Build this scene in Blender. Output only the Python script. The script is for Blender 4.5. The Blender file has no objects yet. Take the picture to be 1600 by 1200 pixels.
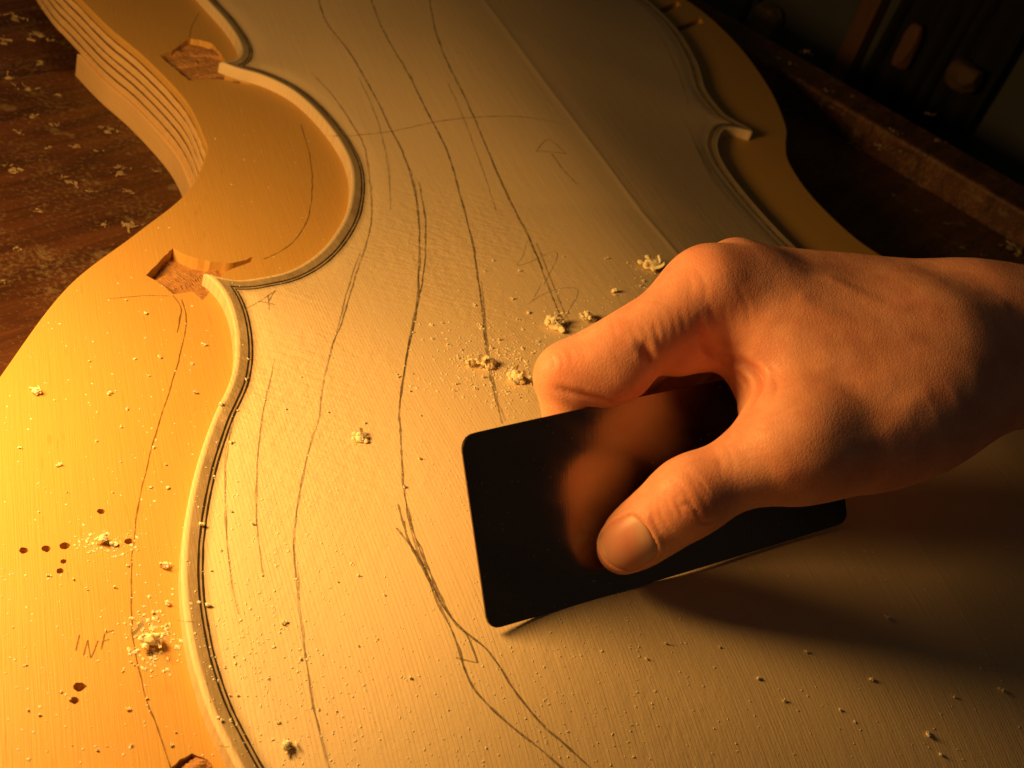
import bpy, bmesh, math, random
import numpy as np
from mathutils import Matrix, Vector
from mathutils.geometry import delaunay_2d_cdt
C = bpy.context.scene
COL = C.collection
S = 0.001                       # everything below is measured in millimetres
rng = np.random.default_rng(7)
random.seed(7)

# ------------------------------------------------------------------ camera, room light, lamp, exposure
R = np.array([[0.907721178, -0.311702646, 0.280862463],
              [0.024266519, -0.629277051, -0.776802117],
              [0.418871578, 0.711935287, -0.563644168]])      # rows: camera right, down, forward
POS = np.array([-289.484894, -110.005356, 270.271556])
F = 1959.508                                                   # focal length in pixels of a 1600 wide frame
cam = bpy.data.cameras.new('camera')
cam.sensor_width = 36.0
cam.lens = F * 36.0 / 1600.0
cam.clip_start = 0.01
cam.clip_end = 30
cam.dof.use_dof = True
cam.dof.focus_distance = 0.395
cam.dof.aperture_fstop = 25
camo = bpy.data.objects.new('camera', cam)
COL.objects.link(camo)
M4 = Matrix.Identity(4)
for r_ in range(3):
    M4[r_][0] = R[0][r_]; M4[r_][1] = -R[1][r_]; M4[r_][2] = -R[2][r_]; M4[r_][3] = POS[r_] * S
camo.matrix_world = M4
C.camera = camo

w = bpy.data.worlds.new('World')
C.world = w
w.use_nodes = True
w.node_tree.nodes['Background'].inputs[0].default_value = (0.70, 0.56, 0.40, 1)
w.node_tree.nodes['Background'].inputs[1].default_value = 0.036

LAMP = np.array([-348.0, 214.0, 138.0])
ld = bpy.data.lights.new('work_lamp', 'POINT')
ld.energy = 5.6
ld.color = (1.0, 0.51, 0.125)
ld.shadow_soft_size = 0.050
lo = bpy.data.objects.new('work_lamp', ld)
lo.location = LAMP * S
COL.objects.link(lo)

C.view_settings.view_transform = 'Standard'
C.view_settings.look = 'None'
C.view_settings.exposure = 0.0
C.view_settings.gamma = 1.0
C.cycles.use_denoising = True
C.cycles.max_bounces = 8

# ------------------------------------------------------------------ geometry helpers
def cam2w(c): return np.asarray(c) @ R + POS
def w2cam(x): return (np.asarray(x) - POS) @ R.T
def px(u, v, Z): return np.array([(u - 800) / F * Z, (v - 600) / F * Z, Z])
def rays(uv):
    uv = np.atleast_2d(np.asarray(uv, float))
    return np.stack([(uv[:, 0] - 800) / F, (uv[:, 1] - 600) / F, np.ones(len(uv))], 1) @ R
def bp(uv, z):
    d = rays(uv)
    return POS + ((z - POS[2]) / d[:, 2])[:, None] * d
def on_plane(uv, p, n):
    d = rays(uv)
    return POS + (((np.asarray(p) - POS) @ n) / (d @ n))[:, None] * d
def catmull(P, n=8, closed=False):
    P = np.asarray(P, float); m = len(P); out = []
    for i in range(m if closed else m - 1):
        if closed: a, b, c, d = P[(i-1) % m], P[i], P[(i+1) % m], P[(i+2) % m]
        else: a, b, c, d = P[max(i-1, 0)], P[i], P[i+1], P[min(i+2, m-1)]
        for j in range(n):
            t = j / n
            out.append(.5*(2*b+(c-a)*t+(2*a-5*b+4*c-d)*t*t+(3*b-a-3*c+d)*t**3))
    if not closed: out.append(P[-1])
    return np.array(out)
def resample(P, step):
    P = np.asarray(P, float)
    s = np.concatenate([[0], np.cumsum(np.linalg.norm(np.diff(P, axis=0), axis=1))])
    k = max(int(round(s[-1] / step)), 2)
    q = np.linspace(0, s[-1], k + 1)
    return np.stack([np.interp(q, s, P[:, i]) for i in range(P.shape[1])], 1)
def dist(P, poly, closed=True):
    P = np.asarray(P, float)[:, :2]
    A = poly if closed else poly[:-1]
    B = np.roll(poly, -1, 0) if closed else poly[1:]
    best = np.zeros(len(P))
    for s in range(0, len(P), 3000):
        p = P[s:s+3000, None, :]; ab = (B - A)[None]
        t = np.clip(((p - A) * ab).sum(2) / np.maximum((ab**2).sum(2), 1e-12), 0, 1)
        best[s:s+3000] = np.sqrt((((A + t[..., None] * ab) - p)**2).sum(2)).min(1)
    return best
def inside(P, poly):
    P = np.asarray(P, float); A = poly; B = np.roll(poly, -1, 0); res = np.zeros(len(P), bool)
    for s in range(0, len(P), 5000):
        x = P[s:s+5000, 0][:, None]; y = P[s:s+5000, 1][:, None]
        cond = ((A[:, 1] > y) != (B[:, 1] > y))
        xi = (B[:, 0] - A[:, 0]) * (y - A[:, 1]) / np.where(B[:, 1] == A[:, 1], 1e-12, B[:, 1] - A[:, 1]) + A[:, 0]
        res[s:s+5000] = ((cond & (x < xi)).sum(1) % 2) == 1
    return res
def mesh(name, V, faces, mat, parent=None, smooth=True, at=None, attrs=None):
    V = np.asarray(V, float)
    o0 = np.zeros(3) if at is None else np.asarray(at, float)
    me = bpy.data.meshes.new(name)
    me.from_pydata(((V - o0) * S).tolist(), [], [tuple(int(i) for i in f) for f in faces])
    if smooth: me.polygons.foreach_set('use_smooth', [True] * len(me.polygons))
    if mat is not None: me.materials.append(mat)
    for k, a in (attrs or {}).items():
        at_ = me.attributes.new(k, 'FLOAT', 'POINT'); at_.data.foreach_set('value', np.asarray(a, np.float32))
    o = bpy.data.objects.new(name, me); COL.objects.link(o)
    if parent is not None: o.parent = parent
    elif at is not None: o.location = o0 * S
    return o
def tag(o, label=None, cat=None, group=None, kind=None):
    if label: o['label'] = label
    if cat: o['category'] = cat
    if group: o['group'] = group
    if kind: o['kind'] = kind
    return o
def thing(name, label, cat, at=(0, 0, 0), group=None):
    o = bpy.data.objects.new(name, None); COL.objects.link(o)
    o.location = np.asarray(at) * S; o.empty_display_size = .02
    return tag(o, label, cat, group)
def box(lo_, hi_, axes=None, org=None):
    lo_, hi_ = np.asarray(lo_, float), np.asarray(hi_, float)
    V = np.array([[(lo_, hi_)[i][0], (lo_, hi_)[j][1], (lo_, hi_)[k][2]] for i in (0, 1) for j in (0, 1) for k in (0, 1)])
    if axes is not None: V = V @ np.asarray(axes)
    if org is not None: V = V + org
    return V, [(0, 1, 3, 2), (4, 6, 7, 5), (0, 4, 5, 1), (2, 3, 7, 6), (0, 2, 6, 4), (1, 5, 7, 3)]
def bevel(o, wdt, seg=2):
    m = o.modifiers.new('bevel', 'BEVEL'); m.width = wdt * S; m.segments = seg; m.limit_method = 'ANGLE'
    return o
def vnoise(P, seed=0):                         # cheap smooth value noise, any dimension 2 or 3
    P = np.asarray(P, float); i = np.floor(P).astype(int); f = P - i; f = f * f * (3 - 2 * f); n = P.shape[1]; out = np.zeros(len(P))
    for c in range(2**n):
        o = np.array([(c >> k) & 1 for k in range(n)]); q = i + o
        h = (q * np.array([374761393, 668265263, 2147483647 // 7])[:n]).sum(1) + seed * 1442695041
        h = (h ^ (h >> 13)) * 1274126177; h = (h ^ (h >> 16)) & 0xffff
        out += (h / 65535.0) * np.prod(np.where(o, f, 1 - f), axis=1)
    return out * 2 - 1

# ------------------------------------------------------------------ materials
class NT:
    def __init__(self, name):
        self.m = bpy.data.materials.new(name); self.m.use_nodes = True
        self.t = self.m.node_tree; self.b = self.t.nodes['Principled BSDF']; self.out = self.t.nodes['Material Output']
    def n(self, typ, ins=None, **kw):
        nd = self.t.nodes.new(typ)
        for k, v in kw.items(): setattr(nd, k, v)
        for k, v in (ins or {}).items(): self.put(nd, k, v)
        return nd
    def put(self, nd, k, v):
        if hasattr(v, 'bl_idname') and v.bl_idname.startswith('ShaderNode'): v = v.outputs[0]
        if isinstance(v, bpy.types.NodeSocket): self.t.links.new(v, nd.inputs[k])
        else: nd.inputs[k].default_value = v
    def math(self, op, a, b=0.0, c=None):
        nd = self.n('ShaderNodeMath', {0: a, 1: b}, operation=op)
        if c is not None: self.put(nd, 2, c)
        return nd
    def mix(self, f, a, b, mode='MIX'):
        nd = self.n('ShaderNodeMix', data_type='RGBA', blend_type=mode)
        self.put(nd, 0, f); self.put(nd, 6, a); self.put(nd, 7, b)
        return nd.outputs[2]
    def ramp(self, f, stops):
        nd = self.n('ShaderNodeValToRGB', {0: f}); e = nd.color_ramp.elements
        while len(e) < len(stops): e.new(0.5)
        for x, (p, c) in zip(e, stops): x.position = p; x.color = c if len(c) == 4 else (*c, 1)
        return nd.outputs[0]
    def coord(self, scale=(1, 1, 1), rot=(0, 0, 0)):
        v = self.n('ShaderNodeTexCoord').outputs['Object']
        if any(rot): v = self.n('ShaderNodeMapping', {'Vector': v, 'Rotation': rot}).outputs[0]
        return self.n('ShaderNodeMapping', {'Vector': v, 'Scale': scale}).outputs[0]
    def noise(self, vec, scale, detail=3, rough=.5, dist_=0.):
        return self.n('ShaderNodeTexNoise', {'Vector': vec, 'Scale': scale, 'Detail': detail, 'Roughness': rough, 'Distortion': dist_}).outputs[0]
    def bump(self, h, strength, distance, normal=None):
        nd = self.n('ShaderNodeBump', {'Height': h, 'Strength': strength, 'Distance': distance})
        if normal is not None: self.put(nd, 'Normal', normal)
        return nd.outputs[0]
    def set(self, **kw):
        for k, v in kw.items(): self.put(self.b, {'color': 'Base Color', 'rough': 'Roughness', 'metal': 'Metallic', 'normal': 'Normal', 'spec': 'Specular IOR Level'}[k], v)
        return self.m
def rgb(*c): return (*c, 1.0)

def spruce(name, tone=1.0):
    k = NT(name)
    v = k.coord()
    sep = k.n('ShaderNodeSeparateXYZ', {0: v})
    wob = k.noise(k.coord((6, 2, 6)), 1.0, 2)
    # annual rings: closely spaced lines along the body, spacing drifting across the plate
    ph = k.math('ADD', k.math('MULTIPLY', sep.outputs[0], 5200.0), k.math('MULTIPLY', wob, 48.0))
    ring = k.math('ADD', k.math('MULTIPLY', k.math('SINE', ph), .5), .5)
    late = k.math('POWER', ring, 5.0)
    amp = k.noise(k.coord((60, 5, 60)), 1.0, 3)
    late2 = k.math('MULTIPLY', late, k.math('MULTIPLY', amp, 1.0))
    fib = k.noise(k.coord((2200, 60, 900)), 1.0, 3)
    patch = k.noise(k.coord((9, 5, 9)), 1.0, 4, .6)
    c = k.mix(k.math('MULTIPLY', late2, .82), rgb(.70*tone, .555*tone, .345*tone), rgb(.50*tone, .36*tone, .19*tone))
    c = k.mix(k.math('MULTIPLY', fib, .28), c, rgb(.56*tone, .43*tone, .26*tone))
    c = k.mix(k.n('ShaderNodeMapRange', {0: patch, 1: .40, 2: .70, 3: 0., 4: .30}), c, rgb(.47*tone, .39*tone, .27*tone))
    # grubby margin outside the purfling and pencil dust just inside it
    ed = k.n('ShaderNodeAttribute', attribute_name='edge_d').outputs['Fac']
    m1 = k.n('ShaderNodeMapRange', {0: k.math('ADD', ed, k.math('MULTIPLY', wob, .5)), 1: 1.6, 2: 2.2, 3: 0., 4: 1.})
    m2 = k.n('ShaderNodeMapRange', {0: ed, 1: 5.0, 2: 8.5, 3: 1., 4: .0})
    gr = k.noise(k.coord((70, 40, 70)), 1.0, 4, .65)
    dirt = k.math('MULTIPLY', k.math('MULTIPLY', m1, m2), k.n('ShaderNodeMapRange', {0: gr, 1: .25, 2: .6, 3: .6, 4: .98}))
    c = k.mix(dirt, c, rgb(.25, .19, .11))
    # relief: rings, toothing-plane chatter running across at an angle, fine torn fibres
    va = k.coord((400, 165, 1), (0, 0, math.radians(-52)))
    t1 = k.noise(va, 1.0, 2, .5)
    tm = k.n('ShaderNodeMapRange', {0: k.noise(k.coord((11, 9, 11)), 1.0, 2), 1: .36, 2: .58, 3: 0.12, 4: 1.})
    tm = k.math('MULTIPLY', tm, k.n('ShaderNodeMapRange', {0: sep.outputs[0], 1: -.075, 2: -.010, 3: 1., 4: .06}))
    tm = k.math('MULTIPLY', tm, k.n('ShaderNodeMapRange', {0: k.n('ShaderNodeSeparateXYZ', {0: v}).outputs[1], 1: -.20, 2: -.11, 3: .25, 4: 1.}))
    tm = k.math('MULTIPLY', tm, k.n('ShaderNodeMapRange', {0: k.n('ShaderNodeSeparateXYZ', {0: v}).outputs[1], 1: -.02, 2: .09, 3: 1., 4: .10}))     # the right of the plate is already scraped smooth
    vb = k.coord((330, 130, 1), (0, 0, math.radians(30)))
    t2 = k.noise(vb, 1.0, 2, .5)
    grit = k.noise(k.coord((900, 900, 900)), 1.0, 3, .6)
    lng = k.noise(k.coord((330, 9, 1)), 1.0, 3, .55)
    h = k.math('MULTIPLY', k.math('ADD', t1, t2), tm)
    h = k.math('ADD', k.math('MULTIPLY', h, .62), k.math('MULTIPLY', fib, .07))
    h = k.math('ADD', h, k.math('MULTIPLY', grit, .05))
    h = k.math('ADD', h, k.math('MULTIPLY', lng, .13))
    h = k.math('SUBTRACT', h, k.math('MULTIPLY', late2, .035))
    n1 = k.bump(h, 1.0, .0010)
    return k.set(color=c, rough=.62, normal=n1, spec=.25)

def birch(name, col, col2, grain=(1500, 28, 400), rough=.5, bumpd=.0003, streak=.5):
    k = NT(name)
    g = k.noise(k.coord(grain), 1.0, 4, .6)
    p = k.noise(k.coord((14, 6, 14)), 1.0, 3)
    c = k.mix(k.n('ShaderNodeMapRange', {0: g, 1: .3, 2: .75, 3: 0., 4: streak}), rgb(*col), rgb(*col2))
    c = k.mix(k.n('ShaderNodeMapRange', {0: p, 1: .35, 2: .7, 3: 0., 4: .35}), c, rgb(*[x*.82 for x in col]))
    vor = k.n('ShaderNodeTexNoise', {'Vector': k.coord((700, 90, 700)), 'Scale': 1.0, 'Detail': 1.0}).outputs[0]
    fl = k.n('ShaderNodeMapRange', {0: vor, 1: .68, 2: .78, 3: 0., 4: .35})
    c = k.mix(fl, c, rgb(*[x*.6 for x in col]))
    return k.set(color=c, rough=rough, normal=k.bump(g, .8, bumpd), spec=.3)

def plain(name, col, rough=.6, nscale=300, namp=.25, bumpd=.0, metal=0., spec=.3):
    k = NT(name)
    n_ = k.noise(k.coord(), nscale, 4, .6)
    c = k.mix(n_, rgb(*[x*(1-namp) for x in col]), rgb(*[min(x*(1+namp), 1) for x in col]))
    kw = dict(color=c, rough=rough, metal=metal, spec=spec)
    if bumpd: kw['normal'] = k.bump(n_, 1.0, bumpd)
    return k.set(**kw)

def graphite(name, col=(.13, .10, .065), alpha=.75, scale=900.):
    k = NT(name)
    n_ = k.noise(k.coord(), scale, 3, .75); n2 = k.noise(k.coord(), 90., 2, .6)
    a = k.n('ShaderNodeMapRange', {0: k.math('ADD', n_, k.math('MULTIPLY', k.math('SUBTRACT', n2, .5), .8)), 1: .30, 2: .60, 3: alpha*.42, 4: alpha})
    k.set(color=rgb(*col), rough=.5)
    tr = k.n('ShaderNodeBsdfTransparent')
    mx = k.n('ShaderNodeMixShader', {0: a, 1: tr.outputs[0], 2: k.b.outputs[0]})
    k.t.links.new(mx.outputs[0], k.out.inputs[0])
    return k.m

M_SPRUCE_L = spruce('spruce_left_half', 1.0)
M_SPRUCE_R = spruce('spruce_right_half', .95)
M_PURF = plain('black_purfling', (.030, .020, .012), .5, 900, .3)
M_MOULD = birch('birch_face_veneer', (.57, .34, .090), (.46, .24, .055), grain=(2300, 40, 400), bumpd=.00018, streak=.4)
M_PLY = birch('ply_edge_light', (.70, .47, .22), (.58, .36, .15), grain=(60, 60, 900), rough=.6)
M_GLUE = birch('ply_edge_dark', (.17, .08, .022), (.10, .045, .014), grain=(90, 90, 900), rough=.6)
M_RECESS = birch('chiselled_recess_wood', (.46, .235, .085), (.30, .13, .04), grain=(300, 500, 900), rough=.7, bumpd=.0010)
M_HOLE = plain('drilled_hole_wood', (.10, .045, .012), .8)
M_PENCIL = graphite('pencil', alpha=.56)
M_PENCIL_F = graphite('faint_pencil', alpha=.38)
M_PENCIL_M = graphite('pencil_on_birch', (.16, .085, .02), .75)
def dust():
    k = NT('spruce_sawdust'); n_ = k.noise(k.coord(), 2500, 3, .6)
    c = k.mix(n_, rgb(.86, .70, .44), rgb(.94, .82, .56)); k.set(color=c, rough=.9, spec=.1)
    k.b.inputs['Subsurface Weight'].default_value = .75; k.b.inputs['Subsurface Radius'].default_value = (1.0, .75, .45); k.b.inputs['Subsurface Scale'].default_value = .0012
    return k.m
M_CRUMB = dust()
M_BENCH = None

# ------------------------------------------------------------------ outline and arching of the cello front
lowL = [(-195, 293), (-191.5, 284), (-190, 269), (-191.5, 250), (-196, 231), (-205, 210), (-213, 188), (-219.5, 165), (-223.5, 144), (-225, 125), (-224.5, 105), (-221, 84), (-212, 58), (-194, 34), (-160, 14), (-115, 3), (-60, -3), (0, -5)]
cL = [(-162, 485), (-154.5, 480.5), (-142, 475.5), (-130, 463), (-121.5, 441), (-116.5, 412), (-117.5, 385), (-126, 354), (-137, 331), (-149, 313.5), (-162, 301), (-174, 295), (-185, 292), (-197, 295.5)]
upL = [(0, 755.5), (-12, 755), (-40, 752), (-80, 742), (-125, 722), (-155, 695), (-170, 660), (-171, 625), (-166, 590), (-159, 562), (-153, 540), (-149.5, 518), (-150, 502), (-155, 491), (-163.5, 486)]
cR = [(161.8, 489), (160.2, 485), (155.5, 486.5), (147.5, 487), (137.5, 482), (123, 461), (115.5, 438), (113, 411), (113, 384), (116, 350), (125, 322), (140, 305), (160, 294), (182, 291), (197, 295)]
upR = [(160, 492.5), (153.5, 501), (151, 509), (154, 539), (169.5, 585), (179.5, 639), (177, 687), (163, 715), (130, 740), (80, 752), (12, 755), (0, 755.5)]
lowR = [(-x, y) for x, y in lowL]
SEGS = [catmull(lowL[::-1]), catmull(cL[::-1]), catmull(upL[::-1]), catmull(upR[::-1]), catmull(cR), catmull(lowR)]
OUT = np.concatenate(SEGS)
keep = np.linalg.norm(np.roll(OUT, -1, 0) - OUT, axis=1) > .05
OUT = OUT[keep]
DY = np.array([(-5, 60), (60, 105), (133, 140), (200, 165), (260, 165), (320, 140), (360, 125), (400, 118), (440, 120), (500, 140), (560, 158), (640, 166), (700, 130), (755, 70)], float)
# height field of the arching on a 2 mm grid, relaxed so that it flows without creases
AX_, AY_ = np.arange(-232, 233, 2.), np.arange(-10, 762, 2.)
_X, _Y = np.meshgrid(AX_, AY_); _P = np.stack([_X.ravel(), _Y.ravel()], 1)
_D = np.where(inside(_P, OUT), dist(_P, OUT), 0.).reshape(_X.shape)
_W = np.interp(_Y, DY[:, 0], DY[:, 1]); _t = np.clip((_D - 6) / (_W - 6), 0, 1)
AZ = .3 * _t * _t * (3 - 2 * _t) + .7 * np.sin(_t * np.pi / 2)**1.25
_w = np.clip((_D - 7) / 25, 0, 1) * .25
for _ in range(200):
    _l = np.zeros_like(AZ); _l[1:-1, 1:-1] = AZ[:-2, 1:-1] + AZ[2:, 1:-1] + AZ[1:-1, :-2] + AZ[1:-1, 2:] - 4 * AZ[1:-1, 1:-1]
    AZ = AZ + _w * _l
AZ = AZ * np.interp(_Y, [180, 350], [26.5, 15.5])
AZ = AZ - 2.7 * np.exp(-(((_X + 80) / 42)**2 + ((_Y - 112) / 42)**2))      # worked flatter under the scraper
def arch(P):
    P = np.atleast_2d(P)
    j = np.clip((P[:, 0] - AX_[0]) / 2, 0, len(AX_) - 1.001); i = np.clip((P[:, 1] - AY_[0]) / 2, 0, len(AY_) - 1.001)
    i0, j0 = i.astype(int), j.astype(int); a, b = i - i0, j - j0
    return AZ[i0, j0]*(1-a)*(1-b) + AZ[i0+1, j0]*a*(1-b) + AZ[i0, j0+1]*(1-a)*b + AZ[i0+1, j0+1]*a*b
def hit_arch(uv):
    d = rays(uv); z = np.full(len(d), 10.)
    for i in range(22):
        Q = POS + ((z - POS[2]) / d[:, 2])[:, None] * d
        z = .5 * z + .5 * arch(Q)
    return Q
ZM = -6.0            # upper face of the plywood mould
PLY_T = 28.0
ZB = -47.0           # bench top

# ------------------------------------------------------------------ workbench
def bench_mat(name, k1=1.0):
    k = NT(name)
    a = math.radians(-33)
    g = k.noise(k.coord((9, 90, 30), (0, 0, a)), 1.0, 5, .62, .6)
    g2 = k.noise(k.coord((40, 700, 100), (0, 0, a)), 1.0, 3, .6)
    c = k.ramp(g, [(.30, (.030*k1, .011*k1, .005*k1)), (.48, (.085*k1, .030*k1, .011*k1)), (.62, (.145*k1, .052*k1, .018*k1)), (.75, (.05*k1, .019*k1, .008*k1))])
    c = k.mix(k.math('MULTIPLY', g2, .5), c, rgb(.03*k1, .012*k1, .006*k1))
    st = k.noise(k.coord((55, 55, 55)), 1.0, 5, .68)
    sm = k.noise(k.coord((14, 14, 14)), 1.0, 2)
    spl = k.n('ShaderNodeMapRange', {0: k.math('ADD', st, k.math('MULTIPLY', sm, .28)), 1: .735, 2: .80, 3: 0., 4: .55})
    c = k.mix(spl, c, rgb(.22, .15, .08))
    du = k.noise(k.coord((420, 420, 420), (0, 0, .4)), 1.0, 4, .7)
    dz = k.noise(k.coord((22, 22, 22)), 1.0, 3, .6)
    dsp_ = k.n('ShaderNodeMapRange', {0: k.math('ADD', du, k.math('MULTIPLY', dz, .45)), 1: .74, 2: .92, 3: 0., 4: .6})
    c = k.mix(dsp_, c, rgb(.24, .17, .09))
    ro = k.n('ShaderNodeMapRange', {0: st, 1: .3, 2: .7, 3: .34, 4: .62})
    return k.set(color=c, rough=ro, normal=k.bump(k.math('ADD', g2, k.math('MULTIPLY', spl, .8)), .6, .0007), spec=.35)
M_BENCH = bench_mat('stained_bench_wood')
M_RAIL = bench_mat('bench_rail_wood', 1.1)
ra, rb = np.array([308., 736.]), np.array([422., 510.])
rd = (rb - ra) / np.linalg.norm(rb - ra); rn = np.array([-rd[1], rd[0]])        # rn points away from the camera
if rn @ (ra - POS[:2]) < 0: rn = -rn
AX = np.array([[rd[0], rd[1], 0], [rn[0], rn[1], 0], [0, 0, 1]])
RO = np.array([ra[0], ra[1], 0.])
bench = thing('workbench', 'dark stained wooden workbench spattered with glue and shavings under the plywood mould', 'workbench', (-250, 380, ZB))
BL = np.array([-250, 380, ZB])
V, f = box((-260, -1250, ZB - 45), (1100, -47.5, ZB), AX, RO)
bevel(mesh('bench_top', V, f, M_BENCH, bench, False, at=BL), 2)
V, f = box((-260, -47, ZB - 60), (1100, 0, -25), AX, RO)
bevel(mesh('back_rail', V, f, M_RAIL, bench, False, at=BL), 3)
for sx in (-200, 1030):
    for sy in (-1200, -110):
        V, f = box((sx, sy, -760), (sx + 70, sy + 70, ZB - 45.5), AX, RO)
        bevel(mesh('leg', V, f, M_RAIL, bench, False, at=BL), 3)

# ------------------------------------------------------------------ wall and floor behind
WALL_OFF = 210.
M_WALL = plain('grey_blue_wall_paint', (.060, .064, .058), .8, 30, .2)
M_FLOOR = plain('dark_workshop_floor', (.06, .055, .05), .8, 20, .3)
V, f = box((-700, WALL_OFF, -760), (1800, WALL_OFF + 80, 1300), AX, RO)
tag(mesh('wall', V, f, M_WALL, None, False), kind='structure')
V, f = box((-1800, -2500, -800), (2600, WALL_OFF - .5, -760.5), AX, RO)
tag(mesh('floor', V, f, M_FLOOR, None, False), kind='structure')
WP = RO + np.array([rn[0], rn[1], 0]) * WALL_OFF
WN = np.array([rn[0], rn[1], 0.])
def on_wall(u, v, off=0.): return on_plane([(u, v)], WP - WN * off, WN)[0]

def tube(P, r, n=8):
    P = np.asarray(P, float); r = np.broadcast_to(r, (len(P),)); V = []; fcs = []
    T = np.gradient(P, axis=0); T /= np.linalg.norm(T, axis=1)[:, None]
    up = np.array([0.3, 0.2, 1.0])
    for i in range(len(P)):
        a = np.cross(T[i], up); a /= np.linalg.norm(a); b = np.cross(T[i], a)
        for j in range(n):
            an = 2 * math.pi * j / n
            V.append(P[i] + r[i] * (math.cos(an) * a + math.sin(an) * b))
    for i in range(len(P) - 1):
        for j in range(n):
            fcs.append((i*n+j, i*n+(j+1) % n, (i+1)*n+(j+1) % n, (i+1)*n+j))
    fcs.append(tuple(range(n))[::-1]); fcs.append(tuple((len(P)-1)*n + j for j in range(n)))
    return np.array(V), fcs

def blob(rad, seed, sub=2, amp=.25, freq=1.6):
    bm = bmesh.new(); bmesh.ops.create_icosphere(bm, subdivisions=sub, radius=1.0)
    V = np.array([v.co[:] for v in bm.verts]); fcs = [tuple(v.index for v in f.verts) for f in bm.faces]; bm.free()
    V = V * (1 + amp * vnoise(V * freq + seed * 7.3, seed))[:, None]
    return V * np.asarray(rad), fcs

# things against the wall
M_BATTEN = birch('brown_batten', (.13, .06, .028), (.08, .035, .016), grain=(200, 200, 12))
b0 = on_wall(1316, 112, 14); b1 = on_wall(1340, 2, 14)
V, f = box((-9, -9, -330), (9, 9, 420), AX, b0)
bevel(tag(mesh('wooden_batten', V, f, M_BATTEN, None, False, at=b0), 'brown square wooden batten standing upright against the grey blue wall', 'batten'), 1.5)
M_CLOTH = plain('dark_cloth', (.012, .011, .010), .95, 120, .4)
def hanging(u0, u1, v0, v1, amp, seed):
    a, b = on_wall(u0, v0, 26), on_wall(u1, v0, 26); a2 = on_wall(u0, v1, 26)
    nu, nv = 60, 20; L = (b - a) * np.array([1, 1, 0]); zt = max(a[2], b[2]) + 40; zb = a2[2] - 20
    G = []
    for j in range(nv + 1):
        for i in range(nu + 1):
            s, t = i / nu, j / nv
            wv = math.sin(s * 38 + 1.3 * math.sin(s * 9 + seed) + t * .8) * amp * (.4 + .6 * t)
            p = a + L * (s + .02 * math.sin(t * 5 + s * 12)); G.append([p[0] - WN[0] * wv, p[1] - WN[1] * wv, zt + (zb - zt) * t + 6 * math.sin(s * 7 + seed)])
    fcs = [(j*(nu+1)+i, j*(nu+1)+i+1, (j+1)*(nu+1)+i+1, (j+1)*(nu+1)+i) for j in range(nv) for i in range(nu)]
    return np.array(G), fcs
V, f = hanging(1425, 1640, -30, 205, 9, 1)
o = tag(mesh('apron', V, f, M_CLOTH, None, True, at=V.mean(0)), 'black cloth apron hanging in folds on the far wall', 'apron')
m = o.modifiers.new('thick', 'SOLIDIFY'); m.thickness = 2 * S
M_PALE = birch('pale_offcut_wood', (.2, .13, .055), (.15, .095, .035), grain=(80, 80, 500))
M_TAN = birch('tan_mallet_wood', (.10, .062, .028), (.075, .045, .02), grain=(80, 80, 500))
def chunk(name, u, v, off, rad, label, cat, mat, seed):
    c = on_wall(u, v, off); V, f = blob(rad, seed, 3, .35, 1.2)
    V = np.clip(V, -np.asarray(rad) * .8, np.asarray(rad) * .8) @ AX + c
    return tag(mesh(name, V, f, mat, None, False, at=c), label, cat)
chunk('wood_offcut', 1192, 30, 22, (20, 14, 17), 'rough pale yellow wood offcut hung on the wall above the bench rail', 'offcut', M_PALE, 3)
chunk('mallet_head', 1505, 120, 48, (17, 13, 15), 'small tan turned wooden mallet head in front of the black apron', 'mallet', M_TAN, 5)
chunk('carving_tool', 1421, 72, 34, (9, 8, 26), 'slim brown wooden carving tool hanging at the left edge of the black apron', 'tool', M_BATTEN, 9)
cb = np.array([on_wall(1178, -25, 42), on_wall(1170, 5, 42), on_wall(1163, 25, 40), on_wall(1148, 48, 38), on_wall(1140, 70, 36)])
V, f = tube(catmull(cb, 6), 3.4)
tag(mesh('black_cord', V, f, M_CLOTH, None, True, at=cb[2]), 'thick black cord hanging in front of the pale wood offcut', 'cord')

# ------------------------------------------------------------------ plywood mould
ML = [(-226, 556), (-213, 522), (-198, 491), (-184, 451), (-180, 417), (-181, 399), (-194, 364), (-218, 329), (-245, 291), (-266, 245), (-281, 205), (-290, 160), (-292, 110), (-284, 60), (-262, 10), (-220, -30), (-140, -55), (0, -62)]
MR = [(140, -55), (220, -30), (262, 10), (284, 60), (292, 110), (290, 160), (281, 205), (262, 248), (238, 285), (212, 320), (190, 348), (176, 372), (171, 400), (171, 430), (178, 464), (190, 488), (205, 515), (224, 572), (236, 646), (231, 713), (200, 760), (120, 800), (0, 812)]
MT = [(-120, 800), (-200, 760), (-238, 700), (-246, 640), (-238, 590)]
MOUT = catmull(ML + MR + MT, 8, True)
MOUT = resample(np.vstack([MOUT, MOUT[:1]]), 3.0)[:-1]
if (np.roll(MOUT, -1, 0)[:, 0] * MOUT[:, 1] - MOUT[:, 0] * np.roll(MOUT, -1, 0)[:, 1]).sum() > 0: MOUT = MOUT[::-1]   # counter-clockwise
mould = thing('plywood_mould', 'thick birch plywood mould of cello shape cradling the spruce front', 'mould', (-250, 200, ZB))
MLoc = np.array([-250, 200, ZB])
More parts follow.
